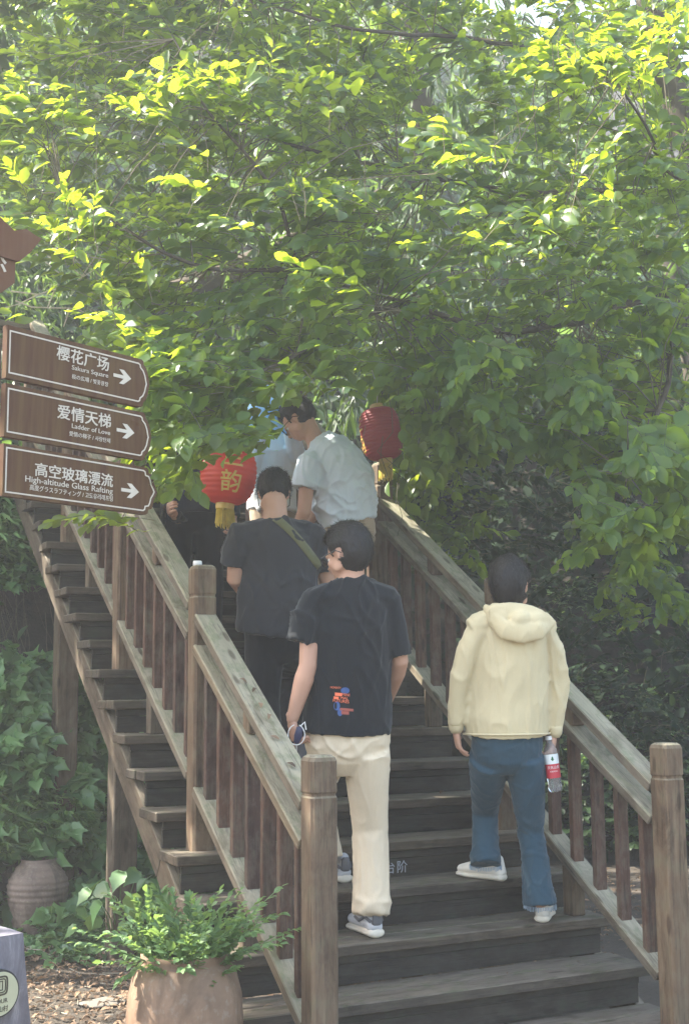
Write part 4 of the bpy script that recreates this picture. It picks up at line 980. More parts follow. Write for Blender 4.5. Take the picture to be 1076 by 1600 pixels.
# ------------------------------------------------------------------ litter and stones
L = Leaves()
for i in range(9000):
    x = random.uniform(-2.2, 1.2) if i % 3 else random.uniform(-4, 5); y = random.uniform(1.2, 4.4)
    h = hill(x, y)
    if h > .3: continue
    tilt = Vector((random.gauss(0, .35), random.gauss(0, .35), 1)).normalized(); an = random.random() * 6.283
    L.add((x, y, h + random.uniform(.002, .03)), (math.cos(an), math.sin(an), random.gauss(0, .12)), tilt, random.uniform(.022, .062))
tag(link('leaf_litter', leaf_cloud('leaf_litter', L, 'dead', 'leaf_dead'), None), 'dry brown leaf litter on the ground', kind='stuff')
bm = bmesh.new()
for i in range(500):
    x = random.uniform(-1.8, 1.0); y = random.uniform(1.3, 4.2); an = random.random() * 6.283; l = random.uniform(.03, .14); h = hill(x, y) + .02
    tube(bm, [(x, y, h), (x + l * math.cos(an), y + l * math.sin(an), h + random.uniform(-.01, .02))], random.uniform(.001, .003), n=3, flat=True)
tag(link('fallen_twigs', bm_mesh(bm, 'fallen_twigs'), 'twig_pale'), 'small dry twigs fallen among the litter', kind='stuff')
for i, (px, py, r, lb) in enumerate(((160, 1566, .13, 'flat stone in the litter beside the clay pot'),)):
    d = ray(px, py); t_ = -CAM.z / d.z; p = CAM + d * t_; bm = bmesh.new(); ellipsoid(bm, p, (r, r * .7, .014), Matrix.Rotation(i, 3, 'Z'))
    for v in bm.verts: v.co += Vector((1, 1, .4)) * .02 * noise.noise(v.co * 9)
    tag(link('flat_stone', bm_mesh(bm, 'flat_stone', True), 'stone'), lb, 'stone', 'stones in the litter')
# fallen leaves on rails and treads
L = Leaves()
for px, py, X in ((386, 1096, 0), (394, 1101, 0), (408, 1106, 0), (419, 1098, 0), (437, 1187, 0), (462, 1189, 0)):
    t_ = (X - CAM.x) / ray(px, py).x; p = CAM + ray(px, py) * t_; p.z = ptop(0) + (p.y - (YM - SP)) * SL - .235 + .008; L.add(p, (random.uniform(-1, 1), .8, .4), (0, -.5, .85), .045)
for k, x in ((0, 1.1), (0, 1.5), (1, 1.62), (2, 1.5), (-1, .9), (0, -.05), (-1, .02), (4, 1.4), (1, .2), (5, .2)):
    L.add((x, k * G + random.uniform(.05, .2), tz(k) + .006), (random.uniform(-1, 1), random.uniform(-1, 1), .1), (.1, .1, 1), random.uniform(.025, .045))
o = link('fallen_leaves', leaf_cloud('fallen_leaves', L, 'dead', 'leaf_dead'), None); tag(o, 'a few dry leaves lying on rails and treads', kind='stuff')
# ------------------------------------------------------------------ people
def rotz(v, deg): return Matrix.Rotation(math.radians(deg), 3, 'Z') @ Vector(v)
def fold(scale=(7, 7, 2.5), amp=.006, seed=0, ridg=True):
    """cloth folds: thin ridges over broad soft hollows"""
    sx, sy, sz = scale
    def f(p, n):
        w = noise.noise(Vector((p.x * 4 + seed, p.y * 4, p.z * 3))) * 1.3
        a = noise.noise(Vector((p.x * sx + seed + w, p.y * sy, p.z * sz + w * .6))); r1 = max(0, 1 - abs(a) * 5.5) ** 1.4
        b_ = noise.noise(Vector((p.x * sx * 1.9 - w, p.y * sy * 1.9 + seed, p.z * sz * 2.1 - p.x * 3 + w))); r2 = max(0, 1 - abs(b_) * 5) ** 1.3
        br = noise.noise(Vector((p.x * 3.3, p.y * 3.3 + seed, p.z * 2.2))); m_ = .35 + .9 * max(0, noise.noise(Vector((p.x * 2.4 + 7, p.y * 2.4, p.z * 2.4 + seed))) + .25)
        return amp * (.55 * r1 * m_ + .38 * r2 * m_ + .45 * br - .15)
    return f
def hand(bm, w, d, palm, thumb, curl=.35, s=1.0, spreadf=.10, grip=None):
    """w wrist, d hand direction, palm: direction the palm faces, thumb: side of the thumb"""
    d = Vector(d).normalized(); palm = Vector(palm); palm = (palm - d * palm.dot(d)).normalized(); th = Vector(thumb); th = (th - d * th.dot(d) - palm * th.dot(palm)).normalized()
    k = w + d * .085 * s
    tube(bm, [w - d * .03 * s, w, w + d * .03 * s, w + d * .06 * s, k], [(.026 * s, .02 * s), (.025 * s, .019 * s), (.034 * s, .018 * s), (.040 * s, .0165 * s), (.040 * s, .014 * s)], side=th, n=12)
    for i, ln in enumerate((.070, .079, .074, .058)):
        off = (1.5 - i) * .0205 * s; p = k + th * off - d * .006 * s * abs(1.2 - i) - d * .012 * s; dd = (d + th * (1.5 - i) * spreadf * .5).normalized()
        pts = [p]; c = curl * (1 + .14 * i)
        for seg, fr in enumerate((.46, .30, .24)):
            ax = dd.cross(palm).normalized(); dd = (Matrix.Rotation(c * (1.0 if seg else .75), 3, ax) @ dd).normalized(); pts.append(pts[-1] + dd * ln * fr * s * 1.1)
        tube(bm, pts, [.0092 * s, .0086 * s, .0080 * s, .0070 * s], n=8)
    p = w + d * .022 * s + th * .026 * s; dd = (d * .62 + th * .62 + palm * .35).normalized(); pts = [w + d * .012 * s + th * .010 * s, p]
    for seg, fr in enumerate((.034, .028)):
        pts.append(pts[-1] + dd * fr * s); dd = (dd * .75 + d * .35 + palm * (.25 + curl * .4)).normalized()
    tube(bm, pts, [.015 * s, .0125 * s, .0105 * s, .0085 * s], n=8)
def make_head(bm, c, face, up, s=1.0):
    face = Vector(face).normalized(); up = (Vector(up) - face * Vector(up).dot(face)).normalized(); rt = face.cross(up).normalized()
    M = Matrix((rt, face, up)).transposed()
    E = lambda x, y, z, rx, ry, rz, sub=3: ellipsoid(bm, c + M @ Vector((x * s, y * s, z * s)), (rx * s, ry * s, rz * s), M, sub)
    E(0, -.012, .022, .077, .095, .092); E(0, .022, -.035, .062, .070, .078); E(0, .055, -.078, .034, .032, .030, 2)      # cranium, face, chin
    E(0, .078, .012, .052, .018, .012, 2); E(0, .092, -.018, .011, .016, .024, 2); E(0, .101, -.032, .016, .013, .010, 2)   # brow, nose
    E(0, .086, -.056, .023, .010, .0055, 2); E(0, .084, -.066, .020, .010, .006, 2)                                        # lips
    for sg in (-1, 1):
        E(sg * .074, -.006, -.012, .009, .018, .030, 2); E(sg * .080, -.010, .004, .007, .015, .014, 2); E(sg * .040, .062, -.030, .022, .02, .02, 2); E(sg * .058, .02, -.060, .014, .034, .026, 2)
    return M
def face_bits(parent, c, M, s=1.0):
    for sg in (-1, 1):
        p = c + M @ Vector((sg * .031 * s, .071 * s, -.005 * s)); bm = bmesh.new(); ellipsoid(bm, p, (.0115 * s,) * 3, None, 2); e = link('eye', bm_mesh(bm, 'eye', True), 'eye_white', parent)
        bm = bmesh.new(); ellipsoid(bm, p + M @ Vector((0, .0095 * s, 0)), (.0055 * s, .004 * s, .0055 * s), M, 2); link('iris', bm_mesh(bm, 'iris', True), 'iris', e)
def hair(parent, c, M, s=1.0, grow=1.0, nape=-.055, seed=0, long=0.0, name='hair'):
    bm = bmesh.new(); V = list(ellipsoid(bm, Vector((0, 0, 0)), (1, 1, 1), None, 5)); keep = []
    for v in V:
        d = v.co.normalized(); x, y, z = d
        r = Vector((x * .088, y * .108 - .014, z * .104 + .030)) * grow
        if z < 0: r.x *= 1 + .0 * z; r.z = z * (.104 + long) + .030
        fringe = .35 if z > .25 else .35 - (z - .25) * .25
        cut = 0
        if (y > .42 and z < .45) or (y > .12 and z < -.22): cut = 1                       # face
        if z < (nape - .03) / .104 and not long: cut = max(cut, min(1, ((nape - .03) / .104 - z) * 4))
        if abs(x) > .78 and -.50 < z < -.08 and -.2 < y < .38 and long < .05: cut = 1       # around the ears
        st = noise.noise(Vector((x * 9 + seed, y * 3, z * 5))) * .006 + noise.noise(Vector((x * 34, y * 9, z * 16 + seed))) * .0045 + noise.noise(Vector((x * 90, y * 20, z * 40))) * .002
        inner = Vector((x * .066, y * .08, z * .085 + .01))
        r = r + d * st; r = r.lerp(inner, cut * 1.0); v.co = c + M @ (r * s)
        if cut < .5 and z > -.75: keep.append((v.co.copy(), d.copy()))
    for q, d in random.sample(keep, min(len(keep), 2200)) * 2:
        tan = Vector((d.x * .3, -.55 - .2 * d.y, -.9 + .2 * random.random())) if d.z < .75 else Vector((random.uniform(-1, 1), random.uniform(-1, 1), -.2))
        tan = (tan - d * tan.dot(d)).normalized(); g = (tan + d * random.uniform(.05, .35) + Vector([random.gauss(0, .25) for _ in range(3)])).normalized(); sdv = g.cross(d).normalized() * .0011
        q0 = q + M @ (Vector([random.gauss(0, .003) for _ in range(3)])); ln = random.uniform(.014, .032)
        a1 = bm.verts.new(q0 + M @ sdv); a2 = bm.verts.new(q0 - M @ sdv); a3 = bm.verts.new(q0 + M @ (g * ln)); bm.faces.new((a1, a2, a3))
    o = link(name, bm_mesh(bm, name, True), 'hair', parent); return o
def glasses(parent, c, M, s=1.0):
    bm = bmesh.new()
    for sg in (-1, 1):
        pts = [c + M @ (Vector((sg * .033 + .025 * math.cos(t), .105, -.008 + .019 * math.sin(t))) * s) for t in np.linspace(0, 2 * math.pi, 17)]; tube(bm, pts, .0022, n=5, caps=False)
        tube(bm, [c + M @ (Vector((sg * .058, .105, -.002)) * s), c + M @ (Vector((sg * .082, .085, -.0)) * s), c + M @ (Vector((sg * .086, .0, .002)) * s), c + M @ (Vector((sg * .080, -.025, -.018)) * s)], .0024, n=5)
    tube(bm, [c + M @ (Vector((-.009, .105, -.004)) * s), c + M @ (Vector((.009, .105, -.004)) * s)], .002, n=5); g = link('glasses', bm_mesh(bm, 'glasses'), 'black_plastic', parent)
    for sg in (-1, 1):
        bm = bmesh.new(); ellipsoid(bm, c + M @ (Vector((sg * .033, .105, -.008)) * s), (.024 * s, .0012 * s, .018 * s), M, 2); link('lens', bm_mesh(bm, 'lens', True), 'lens_glass', g)
def shoe(parent, heel, d, L=.28, top='shoe_white', sole='rubber_cream', h=.10, pitch=0.0, w=.048, chunky=1.0, stripes=None):
    """heel: point on the ground under the heel; d: pointing direction"""
    d = Vector(d); d.z = 0; d.normalize(); up = Vector((0, 0, 1)); sd_ = d.cross(up)
    if pitch: q = Matrix.Rotation(pitch, 3, sd_); dd = q @ d; uu = q @ up
    else: dd, uu = d, up
    P = lambda a, b_, c_: heel + dd * (a * L) + sd_ * b_ + uu * c_
    bm = bmesh.new(); t = .030 * chunky
    tube(bm, [P(.02, 0, t * .5), P(.2, 0, t * .5), P(.45, 0, t * .45), P(.72, 0, t * .45), P(.93, 0, t * .55)], [(w * .82, t * .55), (w * .86, t * .5), (w * .80, t * .45), (w * 1.05, t * .42), (w * .72, t * .38)], side=sd_, n=14)
    so = link('sole', remesh(bm, .006, 1, None, [sole], 'sole'), None, parent)
    bm = bmesh.new()
    tube(bm, [P(.05, 0, t), P(.2, 0, t + .022), P(.45, 0, t + .018), P(.7, 0, t + .012), P(.9, 0, t + .004)], [(w * .70, .030), (w * .74, .045), (w * .74, .038), (w * .88, .028), (w * .58, .02)], side=sd_, n=14)
    tube(bm, [P(.17, 0, t + .01), P(.19, 0, h), P(.20, 0, h + .015)], [(w * .70, .055), (w * .72, .050), (w * .70, .048)], side=sd_, n=14)
    up_ = link('upper', remesh(bm, .006, 2, None, [top], 'upper'), None, parent)
    if stripes:
        bm = bmesh.new(); tube(bm, [P(.0, 0, t + .02), P(.0, 0, h + .01)], [(w * .5, .012), (w * .42, .012)], side=sd_, n=10); link('heel_tab', bm_mesh(bm, 'heel_tab', True), 'shoe_grey', up_)
        for sg in (-1, 1):
            bm = bmesh.new(); tube(bm, [P(.03, sg * w * .55, t + .03), P(.15, sg * w * .78, t + .045), P(.35, sg * w * .76, t + .02), P(.5, sg * w * .74, t + .03)], .007, n=6); link('shoe_overlay', bm_mesh(bm, 'shoe_overlay', True), stripes, up_)
    for sg in (0,):
        bm = bmesh.new()
        for q in range(4): tube(bm, [P(.42 + .09 * q, -w * .4, t + .052 - .009 * q), P(.44 + .09 * q, 0, t + .060 - .010 * q), P(.42 + .09 * q, w * .4, t + .052 - .009 * q)], .003, n=4)
        link('laces', bm_mesh(bm, 'laces'), 'white_plastic', up_)
def bvh(me, M=None): 
    b_ = bmesh.new(); b_.from_mesh(me); t = BVHTree.FromBMesh(b_); b_.free(); return t
def on_cloth(tree_, px, py, off=.004):
    d = ray(px, py).normalized(); h = tree_.ray_cast(CAM, d); return (h[0] - d * off) if h[0] else None
def cloth_print(parent, tree_, bm, m, name='print'):
    """flat shape in picture units draped on the garment"""
    bmesh.ops.triangulate(bm, faces=bm.faces[:])
    for v in bm.verts:
        q = on_cloth(tree_, v.co.x, v.co.y, .003 - v.co.z); v.co = q if q is not None else at(v.co.x, v.co.y, 5.3)
    return link(name, bm_mesh(bm, name), m, parent)

class P:
    def __init__(s, name, label, D, a, feet, skin='skin'):
        s.D = D; s.F = Vector((math.sin(math.radians(a)), math.cos(math.radians(a)), 0)); s.R = s.F.cross(Vector((0, 0, 1))); s.t = thing(name, feet, label, 'person'); s.skin = skin; s.b = bmesh.new(); s.h = bmesh.new()
    def J(s, px, py, dd=0): return at(px, py, s.D + dd)
    def torso(s, bm, rows, n=20): tube(bm, [r[0] for r in rows], [(r[1], r[2]) for r in rows], side=s.R, n=n, flat=n >= 24)
    def finish_body(s, c, face, up=(0, 0, 1), hs=1.0, gl=False, hair_kw={}):
        M = make_head(s.b, c, face, up, hs); body = remesh(s.b, .0075, 2, None, [s.skin], 'body'); hb = remesh(s.h, .0042, 1, None, None, 'hands')
        bm = bmesh.new(); bm.from_mesh(body); bm.from_mesh(hb); me = bpy.data.meshes.new('body'); bm.to_mesh(me); bm.free(); me.materials.append(MATS[s.skin]); me.polygons.foreach_set('use_smooth', [True] * len(me.polygons))
        s.body = link('body', me, None, s.t); face_bits(s.t, c, M, hs); hair(s.t, c, M, hs, **hair_kw)
        if gl: glasses(s.t, c, M, hs)
        return M
Z = Vector((0, 0, 1))

# ---- man in black printed tee and cream trousers
p = P('person', 'man in black printed tee and cream trousers climbing the lower steps', 5.45, 14, (.58, .4, tz(1)))
J, R, F = p.J, p.R, p.F
hc = J(541, 866, .02); face = rotz(F, 44) - Z * .35
neck = J(549, 908, .0); shL, shR = J(487, 938, -.05), J(608, 936, .05); elL, elR = J(481, 1040, -.10), J(624, 1034, .06); wrL, wrR = J(456, 1126, -.10), J(602, 1100, .26)
pel = J(543, 1160, 0); chest = J(547, 985, 0); waist = J(545, 1085, 0)
hipL, hipR = J(517, 1170, .02), J(572, 1172, .0); knR, anR = J(578, 1295, .05), J(583, 1432, -.06); knL, anL = J(494, 1228, .38), J(516, 1342, .30)
b_ = p.b
tube(b_, [neck - Z * .05, neck + Z * .03, hc - Z * .03 - face.normalized() * .03], [.068, .058, .056], n=14)
p.torso(b_, [(pel, .15, .10), (waist, .14, .095), (chest, .165, .11), (J(548, 930), .12, .085)]); tube(b_, [shL - Z * .012, J(548, 928, 0), shR - Z * .012], [.036, .05, .036])
for sh, el, wr in ((shL, elL, wrL), (shR, elR, wrR)):
    tube(b_, [sh, sh.lerp(el, .5), el, el.lerp(wr, .25), el.lerp(wr, .6), wr], [.040, .044, .040, .044, .036, .026], n=12)
for hp, kn, an in ((hipL, knL, anL), (hipR, knR, anR)): tube(b_, [hp, hp.lerp(kn, .5), kn, kn.lerp(an, .3), an], [.075, .068, .055, .052, .036], n=12)
hand(p.h, wrL, J(464, 1170, -.10) - wrL, R + F * .3, F, .75, 1.0)
hand(p.h, wrR, (wrR - elR) + Z * .1, -R, F, .5)
M = p.finish_body(hc, face, Z + F * .15, .98, True, dict(seed=1, grow=1.12, long=.032))
bm = bmesh.new()
p.torso(bm, [(J(541, 1143, 0), .202, .155), (J(543, 1110, 0), .200, .150), (waist, .196, .140), (J(546, 1030), .193, .135), (chest, .192, .130), (J(548, 942), .165, .105), (J(548, 914), .095, .080), (J(547, 902), .070, .066)], 26)
tube(bm, [shL - Z * .005, J(548, 921, 0), shR - Z * .005], [(.066), .076, .066])
for sh, el, e2 in ((shL, elL, J(474, 1002, -.07)), (shR, elR, J(619, 1026, .05))): tube(bm, [sh.lerp(chest, .30), sh.lerp(e2, .06), sh.lerp(e2, .5), e2], [.066, .064, .072, .076], n=16, flat=True)
tee = link('black_tee', remesh(bm, .0085, 3, fold((6, 6, 3.0), .028, 3), ['tee_black'], 'tee'), None, p.t)
tt = bvh(tee.data)
def txt(s, x0, y0, w_, hgt, rot=0.0):
    t = text_bm(s, 1.0, extrude=0); xs_ = [v.co.x for v in t.verts]; ys_ = [v.co.y for v in t.verts]; mn, mx, m0, m1 = min(xs_), max(xs_), min(ys_), max(ys_)
    for v in t.verts: X = (v.co.x - mn) / (mx - mn) * w_; v.co = Vector((x0 + X, y0 - (v.co.y - m0) / (m1 - m0) * hgt + X * rot, 0))
    return t
def rect(x0, y0, x1, y1, rot=0.0, z=0):
    t = bmesh.new(); n = 6
    g = [[t.verts.new((x0 + (x1 - x0) * i / n, (y0 + (y1 - y0) * j / 3) + (x1 - x0) * i / n * rot, z)) for i in range(n + 1)] for j in range(4)]
    for j in range(3):
        for i in range(n): t.faces.new((g[j][i], g[j][i + 1], g[j + 1][i + 1], g[j + 1][i]))
    return t
o = bmesh.new(); bm_join(o, txt('MOMENTY', 516, 1075.5, 16.5, 3.2, .06)); bm_join(o, rect(523, 1082, 534, 1087, .08)); bm_join(o, rect(521, 1088, 529, 1092, .08))
bm_join(o, txt('MINI', 534, 1087, 12, 4.2, .1)); bm_join(o, txt('MAL', 532, 1092.4, 12, 4.2, .1)); bm_join(o, txt('FUTURES', 520, 1096.5, 25, 4.6, .1)); cloth_print(tee, tt, o, 'print_orange')
cloth_print(tee, tt, rect(531, 1106, 552, 1110, .08), 'print_dim'); cloth_print(tee, tt, rect(533, 1111, 545, 1116, .05), 'print_dim')
t = bmesh.new(); 
for (cx, cy, rx, ry) in ((539, 1079, 7, 5), (526, 1103, 5, 7), (531, 1113, 4, 6)):
    t2 = bmesh.new(); bmesh.ops.create_circle(t2, cap_ends=True, segments=14, radius=1); bmesh.ops.transform(t2, matrix=Matrix.Diagonal((rx, ry, 1, 1)), verts=t2.verts); bmesh.ops.translate(t2, vec=(cx, cy, .0014), verts=t2.verts); cloth_print(tee, tt, t2, 'print_blue')
bm = bmesh.new()
tube(bm, [J(543, 1130), J(543, 1160), J(544, 1185)], [(.180, .13), (.19, .135), (.17, .12)], side=R, n=20)
tube(bm, [hipR, hipR.lerp(knR, .5), knR, knR.lerp(anR, .5), J(581, 1405, -.04), J(580, 1428, -.06)], [(.108, .115), (.096, .10), (.083, .088), (.078, .085), (.077, .088), (.079, .092)], side=R, n=18, flat=True)
tube(bm, [hipL, hipL.lerp(knL, .5), knL, knL.lerp(anL, .5), anL], [.100, .092, .075, .066, .062], n=18, flat=True)
tr = link('cream_trousers', remesh(bm, .0085, 3, fold((6, 6, 3), .016, 8), ['cream_cotton'], 'trousers'), None, p.t)
bm = bmesh.new(); tube(bm, [J(607, 1398, -.02), J(609, 1415, -.04), J(607, 1428, -.05)], .004, n=5); link('side_stripe', bm_mesh(bm, 'side_stripe'), 'black_plastic', tr)
def on_tread(px, py, k):
    d = ray(px, py); t_ = (tz(k) - CAM.z) / d.z; return CAM + d * t_
s1 = bpy.data.objects.new('shoe', None)
h1 = on_tread(589, 1466, 1); shoe(p.t, h1, rotz(F, 12), .29, 'shoe_pale', 'rubber_cream', .10, 0, .050, 1.35, 'shoe_grey')
h2 = on_tread(540, 1380, 2); shoe(p.t, h2, rotz(F, 10), .29, 'shoe_pale', 'rubber_cream', .10, 0, .050, 1.35, 'shoe_grey')
dv = thing('handheld_fan', J(466, 1148, -.13), 'small dark blue device with a white loop cord held by the man in cream trousers', 'fan')
bm = bmesh.new(); tube(bm, [J(463, 1160, -.13), J(466, 1150, -.13), J(468, 1137, -.13)], [(.013, .009), (.019, .012), (.014, .009)], side=R, n=14); link('device_body', bm_mesh(bm, 'device_body', True), 'navy_plastic', dv)
bm = bmesh.new(); tube(bm, [J(463 + 13 * math.cos(t), 1148 + 16 * math.sin(t), -.15) for t in np.linspace(-1.2, 4.4, 20)] , .0022, n=5); tube(bm, [J(470, 1134, -.15), J(476, 1128, -.14), J(478, 1140, -.14)], .003, n=5); tube(bm, [J(463, 1165, -.14), J(464, 1182, -.12), J(460, 1190, -.1)], .002, n=5); link('cord', bm_mesh(bm, 'cord'), 'white_plastic', dv)

# ---- woman in cream jacket and jeans
p = P('person', 'woman in pale cream hooded jacket, blue jeans and white shoes holding a water bottle', 5.68, 20, (1.35, .4, tz(1)))
J, R, F = p.J, p.R, p.F
hc = J(797, 916, .03); face = rotz(F, -30) - Z * .18
neck = J(800, 948, 0); shL, shR = J(742, 976, -.03), J(855, 976, .04); elL, elR = J(717, 1062, -.04), J(871, 1066, .04); wrL, wrR = J(712, 1142, -.02), J(864, 1150, .02)
pel = J(792, 1165, 0); chest = J(797, 1020, 0); waist = J(794, 1095, 0)
hipL, hipR = J(764, 1182, 0), J(819, 1182, 0); knL, anL = J(757, 1268, .22), J(760, 1342, .10); knR, anR = J(829, 1298, .06), J(844, 1412, -.02); b_ = p.b
tube(b_, [neck - Z * .05, neck + Z * .02, hc - Z * .04 - face.normalized() * .03], [.060, .050, .049], n=14)
p.torso(b_, [(pel, .135, .09), (waist, .125, .09), (chest, .145, .10), (J(799, 970), .11, .08)]); tube(b_, [shL - Z * .015, J(799, 966, 0), shR - Z * .015], [.028, .045, .028])
for sh, el, wr in ((shL, elL, wrL), (shR, elR, wrR)): tube(b_, [sh.lerp(el, .12), sh.lerp(el, .5), el, el.lerp(wr, .6), wr], [.030, .036, .034, .030, .023], n=12)
for hp, kn, an in ((hipL, knL, anL), (hipR, knR, anR)): tube(b_, [hp, hp.lerp(kn, .5), kn, kn.lerp(an, .3), an], [.07, .058, .045, .04, .032], n=12)
hand(p.h, wrL, J(718, 1182, .0) - wrL, R, F, .30, .92)
hand(p.h, wrR, J(860, 1185, .02) - wrR, -R + F * .4, F, .55, .92)
M = p.finish_body(hc, face, Z + F * .1, .98, False, dict(seed=5, grow=1.10, long=.045))
bm = bmesh.new()
p.torso(bm, [(J(791, 1149), .196, .148), (J(791, 1120), .197, .145), (waist, .190, .135), (J(796, 1050), .180, .122), (chest, .176, .115), (J(799, 978), .15, .10), (J(800, 952), .075, .068)], 26)
tube(bm, [shL - Z * .006, J(799, 964), shR - Z * .006], [.056, .064, .056])
for sh, el, wr, cf in ((shL, elL, wrL, J(712, 1133, -.02)), (shR, elR, wrR, J(866, 1140, .02))): tube(bm, [sh.lerp(chest, .42), sh.lerp(el, .04).lerp(chest, .12), sh.lerp(el, .5), el, el.lerp(cf, .6), cf], [.052, .059, .058, .052, .048, .040], n=16, flat=True)
jk = link('cream_jacket', remesh(bm, .0085, 3, fold((8, 8, 2.4), .026, 12), ['jacket_cream'], 'jacket'), None, p.t)
bm = bmesh.new(); H = [J(758, 948, -.02), J(768, 968, -.10), J(788, 984, -.14), (J(815, 990, -.145)), J(845, 986, -.12), J(866, 972, -.04)]
tube(bm, H, [(.016, .014), (.034, .015), (.046, .016), (.048, .016), (.040, .015), (.016, .013)], side=Z, n=14)
for q, r in ((J(790, 962, -.09), .036), (J(815, 968, -.11), .042), (J(838, 968, -.09), .036), (J(775, 952, -.05), .03)): ellipsoid(bm, q, (r * 1.5, r * .8, r * 1.05))
ellipsoid(bm, J(812, 962, -.085), (.150, .030, .060), Matrix.Rotation(math.radians(9), 3, F) @ Matrix((R, F, Z)).transposed())
hd = link('hood', remesh(bm, .007, 3, fold((9, 9, 6), .010, 20), ['jacket_cream'], 'hood'), None, jk)
bm = bmesh.new(); ringp = [J(791, 1146) + R * (.199 * math.cos(t)) + F * (.150 * math.sin(t)) for t in np.linspace(0, 2 * math.pi, 41)]; tube(bm, ringp, .005, n=6, caps=False); link('hem', bm_mesh(bm, 'hem', True), 'jacket_cream', jk)
for cf in (J(712, 1134, -.02), J(866, 1141, .02)):
    bm = bmesh.new(); tube(bm, [cf - Z * .016, cf, cf + Z * .014], [.033, .035, .037], n=16); link('cuff', bm_mesh(bm, 'cuff', True), 'jacket_cream', jk)
bm = bmesh.new()
tube(bm, [J(792, 1135), J(792, 1165), J(792, 1186)], [(.155, .12), (.165, .125), (.15, .11)], side=R, n=20)
for hp, kn, an in ((hipL, knL, J(758, 1352, .10)), (hipR, knR, J(843, 1414, -.02))): tube(bm, [hp, hp.lerp(kn, .5), kn, kn.lerp(an, .5), an], [(.092, .10), (.077, .085), (.062, .068), (.062, .070), (.074, .092)], side=R, n=18, flat=True)
jn = link('blue_jeans', remesh(bm, .0085, 2, fold((8, 8, 9), .018, 31), ['denim'], 'jeans'), None, p.t)
for an in (J(758, 1354, .10), J(843, 1416, -.02)):
    bm = bmesh.new()
    for t in np.linspace(0, 2 * math.pi, 60, endpoint=False):
        q = an + R * (.073 * math.cos(t)) + F * (.087 * math.sin(t)); tube(bm, [q + Z * .008, q - Z * random.uniform(.004, .014)], .0018, n=3, flat=True)
    link('frayed_hem', bm_mesh(bm, 'frayed_hem'), 'denim_hem', jn)
shoe(p.t, on_tread(787, 1377, 2), rotz(Vector((0, 1, 0)), 24), .27, 'shoe_white', 'rubber_cream', .085, 0, .045, 1.15)
shoe(p.t, on_tread(846, 1442, 1), rotz(F, -22), .25, 'shoe_white', 'rubber_cream', .085, 0, .045, 1.15)
# water bottle
bc = J(862, 1196, -.02); bd_ = (J(867, 1236, -.02) - J(857, 1150, -.02)).normalized()
wbt = thing('water_bottle', bc, 'clear plastic water bottle with red and white label in the hand of the woman', 'bottle')
zax = -bd_; TB = frame(bc, TOC, zax)
prof = [(.0, -.118), (.024, -.118), (.031, -.108), (.032, -.09), (.030, -.085), (.032, -.08), (.030, -.072), (.032, -.066), (.032, .055), (.029, .075), (.018, .098), (.0135, .104), (.0135, .118)]
bm = bmesh.new(); lathe(bm, prof, 24); link('bottle_shell', bm_mesh(bm, 'bottle_shell', True), 'clear_plastic', wbt, TB)
bm = bmesh.new(); lathe(bm, [(0, .133), (.0155, .133), (.016, .116), (0, .116)], 18); link('bottle_cap', bm_mesh(bm, 'bottle_cap'), 'white_plastic', wbt, TB)
bm = bmesh.new(); lathe(bm, [(.0326, -.055), (.0326, .008)], 28); lb1 = link('red_label', bm_mesh(bm, 'red_label', True), 'label_red', wbt, TB)
bm = bmesh.new(); lathe(bm, [(.0326, .008), (.0326, .045), (.0322, .052)], 28); lb2 = link('white_label', bm_mesh(bm, 'white_label', True), 'label_white', wbt, TB)
def wrap(bm, r, zoff, m, parent, nm):
    for v in bm.verts: a_ = v.co.x / r; v.co = Vector((r * math.cos(a_), r * math.sin(a_), v.co.y + zoff))
    link(nm, bm_mesh(bm, nm), m, parent, TB)
wrap(text_bm('农夫山泉', .015, 'CENTER', extrude=0), .0332, -.012, 'label_white', lb1, 'lettering'); wrap(text_bm('饮用天然水', .008, 'CENTER', extrude=0), .0332, -.028, 'label_white', lb1, 'lettering')
t = bmesh.new(); vs_ = [t.verts.new((x * .010, y * .013, 0)) for x, y in ((0, 1), (-.5, .45), (-.3, .45), (-.8, -.2), (-.3, -.2), (-.3, -.6), (.3, -.6), (.3, -.2), (.8, -.2), (.3, .45), (.5, .45))]; t.faces.new(vs_); wrap(t, .0332, .030, 'print_green', lb2, 'tree_emblem')

# ---- man in charcoal tee with cross-body strap
p = P('person', 'man in charcoal grey tee with olive strap across his back, head bowed', 6.5, 24, (.55, 1.35, tz(4)))
J, R, F = p.J, p.R, p.F
hc = J(428, 772, .06); face = F - Z * .75
neck = J(430, 803, .0); shL, shR = J(374, 838, -.05), J(492, 838, .05); elL, elR = J(367, 905, -.04), J(512, 912, .10); wrL, wrR = J(392, 940, .20), J(492, 950, .28)
pel = J(434, 1000); chest = J(432, 880); waist = J(433, 950); hipL, hipR = J(412, 1010), J(458, 1010); b_ = p.b
knL, anL = Vector((.52, 1.45, tz(4) + .50)), Vector((.47, 1.22, tz(4) + .09)); knR, anR = Vector((.76, 1.72, tz(5) + .46)), Vector((.74, 1.48, tz(5) + .09))
tube(b_, [neck - Z * .05, neck + Z * .02, hc - Z * .02 - F * .05], [.07, .062, .060], n=14)
p.torso(b_, [(pel, .16, .11), (waist, .155, .11), (chest, .18, .12), (J(431, 836), .12, .08)]); tube(b_, [shL, J(431, 828), shR], [.045, .055, .045])
for sh, el, wr in ((shL, elL, wrL), (shR, elR, wrR)): tube(b_, [sh, sh.lerp(el, .5), el, el.lerp(wr, .6), wr], [.052, .050, .044, .036, .028], n=12)
for hp, kn, an in ((hipL, knL, anL), (hipR, knR, anR)): tube(b_, [hp, hp.lerp(kn, .5), kn, an], [.08, .07, .055, .036], n=12)
